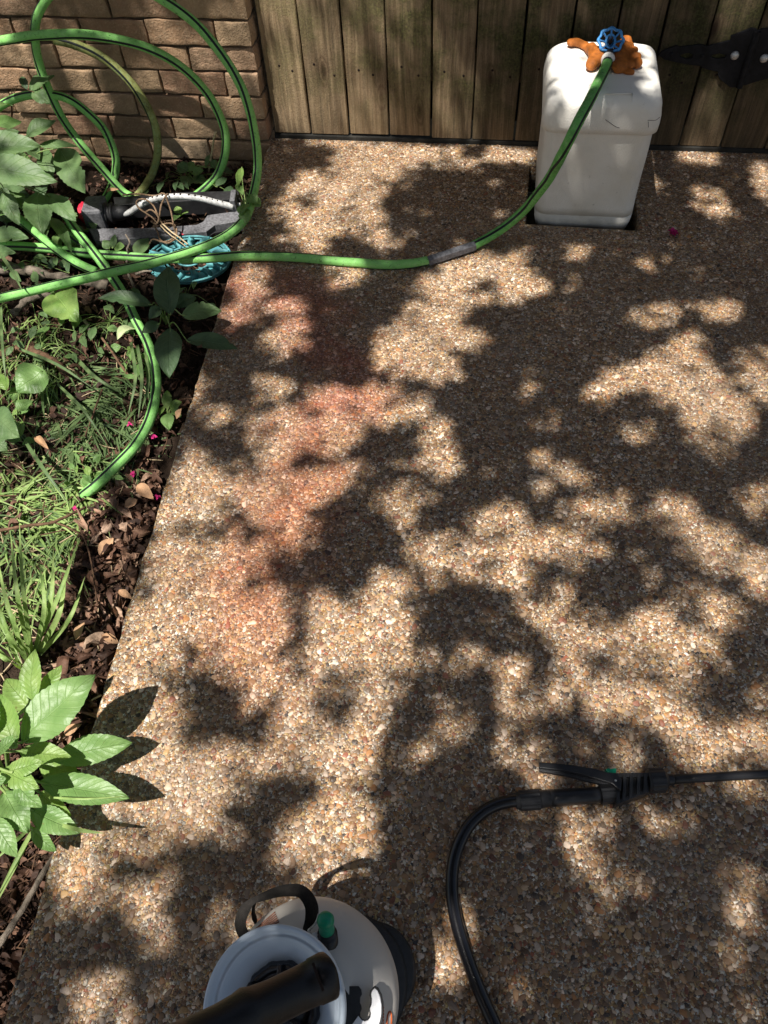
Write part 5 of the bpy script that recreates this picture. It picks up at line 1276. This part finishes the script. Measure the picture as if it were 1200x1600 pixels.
# ================================================================== overhanging tree (out of frame above): it throws the dappled shade
# patches of ground, wall, gate and box that the sun reaches; the crown has gaps there
def G(pts, lit=1): return ('g', pts, lit)
LIT = [
 G([(425, 225), (520, 218), (700, 232), (726, 226), (830, 236), (830, 262), (760, 250), (722, 262), (640, 262), (608, 292), (590, 320), (602, 360), (625, 382), (590, 398), (560, 405), (516, 405), (480, 398), (448, 352), (432, 326), (392, 330), (405, 270)]),
 G([(428, 232), (465, 226), (512, 234), (500, 262), (430, 264)], 0), G([(418, 210), (466, 210), (466, 255), (448, 290), (420, 335), (375, 340)], 0), G([(726, 224), (762, 226), (755, 248), (722, 244)], 0), G([(462, 310), (488, 308), (486, 328), (462, 326)], 0),
 G([(516, 376), (553, 368), (592, 392), (566, 406), (520, 400)], 0),
 G([(375, 420), (415, 418), (412, 450), (400, 482), (360, 482)]), G([(513, 413), (565, 413), (576, 432), (540, 450), (520, 436)]),
 G([(690, 400), (740, 396), (780, 400), (825, 387), (829, 415), (857, 443), (853, 457), (815, 464), (790, 478), (750, 470), (732, 484), (700, 473), (720, 493), (720, 513), (753, 517), (767, 533), (733, 547), (710, 547), (720, 593), (683, 597), (633, 587), (587, 573), (593, 553), (587, 530), (617, 510), (640, 480), (653, 460), (640, 440), (690, 424)]),
 G([(742, 440), (775, 448), (770, 462), (740, 456)], 0),
 G([(483, 607), (533, 603), (600, 607), (647, 620), (670, 632), (660, 653), (613, 667), (590, 667), (567, 650), (545, 642), (560, 660), (566, 677), (555, 695), (500, 705), (470, 700), (480, 660), (488, 640)]),
 G([(392, 653), (435, 636), (475, 629), (484, 645), (478, 680), (470, 706), (440, 735), (420, 775), (378, 760), (389, 740), (406, 713), (389, 699)]),
 G([(400, 590), (430, 587), (455, 600), (450, 618), (420, 620), (400, 610)]), G([(410, 462), (470, 465), (482, 490), (470, 540), (440, 560), (410, 545), (425, 500)]), G([(340, 478), (400, 470), (392, 500), (352, 512)], .5),
 G([(663, 660), (700, 657), (710, 693), (710, 737), (687, 747), (667, 727), (657, 693)]), G([(590, 760), (640, 755), (655, 785), (640, 812), (600, 800)], .6),
 G([(450, 742), (567, 723), (582, 738), (500, 787), (483, 813), (492, 850), (418, 856), (400, 842), (426, 834), (378, 802), (420, 770)]),
 G([(320, 636), (349, 630), (357, 653), (337, 667), (318, 653)]),
 G([(300, 690), (337, 728), (357, 728), (378, 742), (420, 770), (378, 802), (372, 785), (346, 779), (349, 814), (392, 837), (418, 860), (380, 900), (380, 932), (420, 916), (466, 918), (516, 925), (540, 942), (562, 932), (588, 890), (640, 895), (646, 930), (666, 940), (640, 962), (642, 992), (670, 1007), (660, 1028), (610, 1050), (625, 1063), (632, 1084), (604, 1119), (604, 1147), (590, 1168), (586, 1196), (569, 1217), (569, 1290), (590, 1345), (555, 1352), (500, 1335), (463, 1367), (430, 1340), (434, 1291), (463, 1272), (493, 1247), (482, 1217), (441, 1214), (401, 1221), (364, 1225), (361, 1283), (339, 1305), (280, 1305), (251, 1294), (199, 1282), (210, 1230), (150, 1190), (165, 1085), (200, 955), (235, 850), (262, 760)]),
 G([(221, 888), (238, 885), (242, 925), (224, 930)], 0), G([(256, 950), (271, 948), (273, 973), (257, 975)], .3), G([(275, 1008), (320, 1005), (325, 1028), (278, 1030)], 0), G([(282, 818), (325, 820), (322, 850), (290, 842)], 0),
 G([(513, 860), (590, 858), (586, 888), (562, 930), (537, 940), (516, 923)], 0),
 G([(450, 940), (481, 944), (481, 1000), (460, 1038), (446, 1007)], 0), G([(520, 1049), (544, 1056), (541, 1098), (527, 1112), (471, 1126), (481, 1105), (510, 1077)], 0),
 G([(380, 1098), (411, 1105), (415, 1133), (387, 1170), (330, 1160), (236, 1180), (240, 1085), (330, 1060)], 0),
 G([(364, 1221), (401, 1221), (482, 1217), (493, 1247), (463, 1272), (434, 1291), (434, 1349), (361, 1360)], 0),
 G([(640, 862), (646, 890), (680, 895), (740, 905), (800, 905), (815, 870), (780, 840), (700, 835), (650, 840)], .7),
 G([(705, 1010), (747, 1012), (747, 1035), (716, 1045)]), G([(670, 1058), (690, 1065), (712, 1082), (690, 1086)], .8), G([(684, 1126), (712, 1105), (730, 1133), (702, 1168), (674, 1154)]), G([(625, 1175), (667, 1180), (660, 1196), (630, 1196)], .4),
 G([(885, 387), (916, 389), (912, 405), (890, 405)], .5), G([(980, 495), (1032, 471), (1060, 481), (1053, 502), (997, 513)], .7), G([(1088, 478), (1112, 464), (1158, 478), (1151, 499), (1112, 501)], .9),
 G([(920, 604), (948, 583), (1004, 562), (1039, 548), (1060, 523), (1095, 527), (1095, 551), (1112, 576), (1130, 576), (1151, 590), (1179, 632), (1179, 667), (1158, 681), (1102, 695), (1074, 677), (1053, 646), (1011, 604), (955, 618), (920, 625)]),
 G([(1158, 551), (1210, 545), (1210, 645), (1182, 618), (1161, 576)], .8), G([(1116, 697), (1145, 695), (1151, 712), (1125, 716)]), G([(832, 709), (860, 712), (858, 730), (836, 728)], .7), G([(871, 725), (906, 727), (902, 744), (875, 742)], .7),
 G([(836, 750), (860, 752), (856, 766), (838, 764)], .7), G([(976, 667), (1011, 672), (1005, 690), (980, 684)], .5), G([(811, 597), (832, 600), (828, 622), (812, 616)], .5), G([(1150, 765), (1210, 762), (1210, 815), (1175, 800)], .9),
 G([(881, 801), (899, 783), (955, 770), (976, 762), (976, 794), (941, 811), (899, 815)]),
 G([(780, 790), (811, 797), (822, 818), (857, 825), (895, 832), (944, 850), (951, 860), (913, 864), (895, 885), (881, 881), (867, 864), (829, 885), (825, 920), (801, 937), (780, 913), (770, 860), (740, 850), (745, 810)]),
 G([(815, 948), (857, 930), (864, 913), (888, 920), (899, 948), (927, 969), (948, 990), (976, 969), (1000, 969), (997, 997), (1004, 1046), (976, 1046), (962, 1025), (934, 1007), (920, 1011), (927, 1060), (895, 1070), (871, 1025), (860, 990), (818, 962)]),
 G([(1030, 775), (1081, 780), (1095, 815), (1147, 836), (1161, 857), (1210, 867), (1210, 934), (1168, 927), (1165, 899), (1116, 892), (1077, 885), (1088, 857), (1053, 822), (1020, 838)]),
 G([(1004, 969), (1032, 948), (1060, 930), (1081, 913), (1116, 927), (1151, 948), (1161, 969), (1130, 990), (1109, 1025), (1095, 1039), (1088, 1046), (1060, 1060), (1032, 1039), (1021, 1021), (1007, 1000)]), G([(1078, 940), (1100, 945), (1096, 985), (1076, 985)], 0),
 G([(920, 1067), (962, 1053), (997, 1070), (1039, 1067), (1081, 1088), (1088, 1105), (1130, 1130), (1210, 1137), (1210, 1176), (1135, 1178), (1113, 1202), (1070, 1198), (1053, 1151), (1011, 1126), (976, 1109), (920, 1130)]),
 G([(780, 1021), (801, 1025), (832, 1060), (871, 1081), (899, 1102), (885, 1105), (843, 1091), (780, 1067)]), G([(787, 1095), (810, 1093), (832, 1115), (815, 1128), (790, 1118)]), G([(1182, 1050), (1210, 1045), (1210, 1115), (1186, 1110)], .8),
 G([(944, 1170), (997, 1165), (1000, 1202), (949, 1206)]), G([(790, 1158), (845, 1165), (845, 1176), (870, 1232), (845, 1232), (814, 1193), (790, 1190)], .9),
 G([(888, 1263), (949, 1267), (957, 1293), (923, 1306), (888, 1302)], .9), G([(884, 1312), (923, 1340), (966, 1372), (957, 1393), (914, 1358)], .9), G([(1009, 1271), (1044, 1278), (1040, 1306), (1012, 1300)], .4),
 G([(1135, 1358), (1174, 1367), (1170, 1427), (1165, 1500), (1139, 1497), (1152, 1432)], .7), G([(637, 1445), (650, 1400), (665, 1370), (690, 1372), (706, 1405), (728, 1419), (723, 1450), (637, 1450)]),
 G([(108, 1316), (155, 1340), (170, 1364), (163, 1400), (133, 1423), (100, 1425), (85, 1370), (90, 1330)]), G([(188, 1393), (232, 1371), (243, 1437), (207, 1432)]), G([(132, 1540), (185, 1538), (196, 1605), (122, 1605)]), G([(153, 1492), (162, 1490), (160, 1512), (153, 1508)], .8),
 G([(340, 1410), (385, 1430), (440, 1400), (470, 1385), (395, 1475), (350, 1470)]), G([(467, 1380), (510, 1374), (505, 1388), (470, 1388)], .8),
 G([(1083, 290), (1120, 300), (1150, 340), (1125, 345), (1085, 320)], .8), G([(1060, 236), (1120, 240), (1120, 256), (1065, 252)], .8), G([(1180, 250), (1215, 260), (1215, 330), (1190, 310)], .8), G([(1010, 280), (1035, 290), (1025, 305), (1005, 300)], .5), G([(1000, 400), (1018, 402), (1014, 416), (1002, 414)], .4),
 # bed
 ('b', [(30, 700), (140, 720), (170, 790), (110, 860), (100, 930), (130, 1000), (150, 1040), (170, 1100), (170, 1310), (-80, 1420), (-80, 760)], 1), ('b', [(170, 830), (232, 780), (200, 940), (160, 1060), (130, 980), (150, 900)], .7),
 ('b', [(0, 385), (60, 385), (70, 430), (-20, 470), (-40, 400)], .8), ('b', [(30, 455), (120, 480), (125, 530), (50, 540)], .85), ('b', [(195, 500), (232, 490), (250, 600), (225, 660), (190, 600), (170, 540)], .8), ('b', [(250, 295), (350, 290), (395, 330), (350, 385), (270, 400), (265, 360), (200, 350)], .85),
 ('b', [(150, 300), (205, 270), (215, 310), (165, 330)], .7), ('b', [(190, 395), (300, 385), (350, 415), (330, 440), (220, 440)], .8), ('b', [(130, 560), (180, 560), (170, 620), (120, 640)], .5), ('b', [(10, 1330), (90, 1310), (60, 1420), (0, 1420)], .8), ('b', [(-60, 1420), (10, 1420), (0, 1640), (-60, 1640)], .3), ('b', [(0, 620), (60, 640), (110, 700), (40, 720), (-20, 680)], .5),
 ('b', [(200, 700), (260, 640), (280, 660), (235, 770), (190, 760)], .6), ('b', [(140, 470), (175, 470), (175, 510), (140, 505)], .6),
 ('q', [(-60, 120), (60, 120), (130, 190), (130, 330), (90, 400), (-60, 400)], .4), ('b', [(-60, 480), (215, 500), (240, 600), (230, 700), (120, 760), (-60, 760)], .72),
 ('p', [(-80, 990), (160, 1000), (212, 1140), (212, 1280), (150, 1345), (-80, 1370)], 1), ('b', [(112, 300), (172, 300), (180, 400), (140, 400), (112, 360)], 1),
 # brick wall
 ('w', [(0, 62), (48, 60), (52, 160), (0, 165), (-60, 160), (-60, 60)], .9), ('w', [(145, 38), (250, 36), (260, 58), (150, 55)], .8), ('w', [(88, 70), (150, 76), (140, 100), (90, 96)], .8), ('w', [(205, 110), (240, 110), (272, 140), (215, 142)], .95), ('w', [(118, 142), (160, 140), (182, 174), (150, 176)], .9), ('w', [(178, 180), (235, 182), (232, 210), (190, 205)], .9),
 ('w', [(240, 145), (340, 150), (335, 175), (250, 172)], .7), ('w', [(262, 188), (335, 188), (330, 212), (268, 214)], .8), ('w', [(262, 70), (330, 66), (330, 100), (275, 100)], .5), ('w', [(330, 25), (392, 25), (395, 60), (340, 60)], .55), ('w', [(350, 70), (395, 70), (405, 190), (372, 190), (345, 150)], .55), ('w', [(355, 150), (380, 150), (378, 180), (356, 178)], .9), ('w', [(145, 230), (180, 225), (190, 262), (150, 262)], .6), ('w', [(250, 225), (300, 225), (300, 275), (256, 275)], .6), ('w', [(0, 0), (60, 10), (50, 40), (0, 40)], .4),
 # gate
 ('f', [(395, -20), (555, -20), (560, 60), (566, 206), (425, 206)], 1), ('f', [(484, 40), (500, 60), (505, 110), (492, 120)], .5), ('f', [(585, -20), (640, -20), (632, 60), (600, 110), (588, 40)], .55), ('f', [(566, 120), (610, 150), (614, 206), (566, 206)], .45), ('f', [(655, 0), (700, 10), (700, 80), (665, 70)], .12), ('f', [(690, 110), (740, 130), (735, 205), (680, 200)], .2), ('f', [(1090, 150), (1128, 145), (1118, 216), (1076, 214)], .6), ('f', [(1120, -20), (1195, -20), (1185, 40), (1130, 55)], .45),
 # foam box top and front
 ('t', [(862, 62), (935, 60), (940, 100), (915, 150), (870, 150), (858, 110)], .9), ('t', [(965, 62), (1015, 66), (1020, 100), (985, 90)], .6), ('t', [(870, 150), (940, 150), (935, 180), (880, 180)], .35), ('t', [(1000, 100), (1030, 110), (1030, 130), (1005, 120)], .5), ('c', [(820, 195), (1040, 195), (1000, 355), (815, 355)], 0),
 # pale sprayer parts and hoses low over the slab
 ('s', [(360, 1400), (480, 1410), (640, 1480), (650, 1620), (540, 1620), (400, 1500)], .35), ('u', [(290, 1660), (290, 1480), (380, 1435), (480, 1435), (555, 1510), (560, 1660)], 0), ('v', [(290, 1620), (480, 1475), (545, 1490), (560, 1570), (420, 1620)], 0),
]
CELL = .0125; GX0, GX1, GY0, GY1 = -2.9, 2.1, -1.3, 3.6
nx, ny = int((GX1 - GX0) / CELL), int((GY1 - GY0) / CELL)
lit = np.zeros((ny, nx), dtype=np.float32)
gx = GX0 + (np.arange(nx) + .5) * CELL; gy = GY0 + (np.arange(ny) + .5) * CELL
XX, YY = np.meshgrid(gx, gy)
# default: patchy light away from the measured patches
for j in range(0, ny, 2):
    for i in range(0, nx, 2):
        v = noise.noise(Vector((gx[i] * 5.5, gy[j] * 5.5, 4))) + .5 * noise.noise(Vector((gx[i] * 13, gy[j] * 13, 8)))
        lit[j:j + 2, i:i + 2] = .9 if v > .22 else 0.0
def fill(poly, val):
    P = np.array(poly); inside_ = np.zeros(XX.shape, bool); j = len(P) - 1
    for i in range(len(P)):
        xi, yi = P[i]; xj, yj = P[j]
        if yi != yj:
            c = ((yi > YY) != (yj > YY)) & (XX < (xj - xi) * (YY - yi) / (yj - yi) + xi); inside_ ^= c
        j = i
    lit[inside_] = val
def vg(p): return (p.x + p.z * SX, p.y + p.z * SY)     # where the sun ray through p meets the ground level
fill([vg(W(*q)) for q in ((425, 214), (1215, 240), (1300, 1700), (-10, 1700))], 0)
fill([vg(WY(x, y, YF)) for x, y in ((395, -40), (1210, -40), (1210, 240), (425, 212))], 0)
fill([vg(WY(x, y, YW)) for x, y in ((-60, -40), (393, -40), (418, 215), (380, 270), (-60, 300))], 0)
fill([vg(W(x, y, ZB)) for x, y in ((-80, 300), (390, 300), (10, 1600), (-80, 1600))], .0)
for kd, poly, val in LIT:
    if kd == 'g':
        if val == 0:      # shadow lobes inside sunny ground: a little larger, the penumbra eats their rims
            mx_ = sum(q[0] for q in poly) / len(poly); my_ = sum(q[1] for q in poly) / len(poly)
            poly = [(mx_ + (q[0] - mx_) * 1.28, my_ + (q[1] - my_) * 1.28) for q in poly]
        fill([vg(W(*q)) for q in poly], val)
for kd, poly, val in LIT:
    f = {'q': lambda q: W(*q, .18), 'b': lambda q: W(*q, -.05), 'w': lambda q: WY(*q, YW), 'f': lambda q: WY(*q, YF), 't': lambda q: W(*q, .385), 'c': lambda q: WY(*q, 2.145), 's': lambda q: W(*q, .26), 'p': lambda q: W(*q, .15), 'u': lambda q: W(*q, .35), 'v': lambda q: W(*q, .5)}.get(kd)
    if f: fill([vg(f(q)) for q in poly], val)
e = lit.copy()
for dj in (-1, 0, 1):
    for di in (-1, 0, 1): e = np.minimum(e, np.roll(np.roll(lit, dj, 0), di, 1))
slab_zone = (XX > -.80) & (YY < 2.5)
lit = np.where(slab_zone & (e < lit), np.maximum(.45, e), lit)
def lit_at(x, y):
    i = int((x - GX0) / CELL); j = int((y - GY0) / CELL)
    return lit[j, i] if 0 <= i < nx and 0 <= j < ny else 0.0

def build_tree():
    rr = random.Random(99)
    root = Vector((-3.3, -2.6, -.1))
    t = thing('shade_tree', root, 'leafy tree rising beyond the near left corner whose branches shade the slab', 'tree')
    tips = []
    verts = []; uvs = []; faces = []
    def add_leaf(x, y, r):
        z = rr.uniform(3.3, 4.9)
        c = Vector((x - z * SX, y - z * SY, z))
        an = rr.uniform(0, 6.28); d = Vector((math.cos(an), math.sin(an), rr.uniform(-.35, .35))).normalized()
        s = d.cross(Vector((rr.uniform(-.35, .35), rr.uniform(-.35, .35), 1))).normalized()
        n = s.cross(d); b = len(verts)
        verts.extend([c - d * r, c - d * r * .35 + s * r * .52, c + d * r * .35 + s * r * .45, c + d * r, c + d * r * .35 - s * r * .45, c - d * r * .35 - s * r * .52])
        for q in ((0, .5), (.3, 1), (.7, 1), (1, .5), (.7, 0), (.3, 0)): uvs.append(q)
        faces.append((b, b + 1, b + 2, b + 3)); faces.append((b, b + 3, b + 4, b + 5))
    # big leaves where everything under them is shaded, small ones along the gaps
    for r, n in ((.042, 30000), (.025, 60000), (.014, 90000)):
        for _ in range(n):
            x, y = rr.uniform(-2.8, 2.0), rr.uniform(-1.2, 3.5)
            ok = True
            l0 = lit_at(x, y)
            for q in range(6):
                a_ = q * 1.047
                for m_ in ((.45, .75) if r > .03 else (.5,) if r > .02 else (.15,)):
                    if lit_at(x + r * m_ * math.cos(a_), y + r * m_ * math.sin(a_)) > .1: ok = False; break
                if not ok: break
            if ok and l0 <= .1:
                if slab_zone[int((y - GY0) / CELL) % ny, int((x - GX0) / CELL) % nx] and noise.noise(Vector((x * 24, y * 24, 1))) + .5 * noise.noise(Vector((x * 50, y * 50, 6))) > .46: continue   # pinholes between the leaves
                add_leaf(x, y, r)
            elif l0 > .9 and r < .02:
                v = noise.noise(Vector((x * 8, y * 8, 12))) + .6 * noise.noise(Vector((x * 21, y * 21, 13)))
                if v > .14 and rr.random() < min(.5, (v - .14) * 1.3): add_leaf(x, y, r * 1.25)
            elif .1 < l0 < .97 and r < .03 and rr.random() < (1 - l0) * .36: add_leaf(x, y, r)
    # a wide looser crown around, for the ambient light of a tree-covered yard
    for _ in range(9000):
        x, y = rr.uniform(-7, 6), rr.uniform(-6, 6)
        if -2.9 < x < 2.1 and -1.3 < y < 3.6: continue
        z0 = rr.uniform(2.6, 4.2); r = rr.uniform(.07, .13); c = Vector((x - 3.5 * SX, y - 3.5 * SY, z0 + .7))
        if c.y > 1.2: continue
        d = Vector((rr.uniform(-1, 1), rr.uniform(-1, 1), rr.uniform(-.5, .5))).normalized(); s = d.cross(Vector((rr.uniform(-.6, .6), rr.uniform(-.6, .6), 1))).normalized(); b = len(verts)
        verts.extend([c - d * r, c + s * r * .5, c + d * r, c - s * r * .5]); uvs.extend([(0, .5), (.5, 1), (1, .5), (.5, 0)]); faces.append((b, b + 1, b + 2, b + 3))
    me = bpy.data.meshes.new('crown'); me.from_pydata([v - root for v in verts], [], faces)
    l = me.uv_layers.new(name='uv'); li = np.zeros(len(me.loops), dtype=np.int32); me.loops.foreach_get('vertex_index', li)
    l.data.foreach_set('uv', np.array(uvs, dtype=np.float32)[li].ravel()); me.update()
    link('crown', me, M['canopy'], t, False)
    mb = MB(); top = root + Vector((.3, .3, 2.2))
    sweep(mb, catmull([root, root + Vector((.05, .1, .9)), top, top + Vector((.1, .1, .8)), top + Vector((.1, .2, 2.2))], 8), lambda u: .15 * (1 - .6 * u), 16)
    mb.build('trunk', M['bark'], t)
    # limbs follow shaded ground so that they never cross a gap
    lb = MB()
    for gxy in ([(-1.6, -.9), (-.6, -.8), (.6, -.7)], [(-2.2, -.6), (-2.1, .6), (-2.2, 1.8)], [(-1.8, -1.2), (-1.0, -1.2), (.2, -1.3)]):
        pts = [top] + [Vector((x - 3.9 * SX, y - 3.9 * SY, 3.9)) for x, y in gxy]
        sweep(lb, catmull(pts, 8), lambda u: .045 * (1 - .85 * u), 8)
    lb.build('limbs', M['bark'], t)
build_tree()
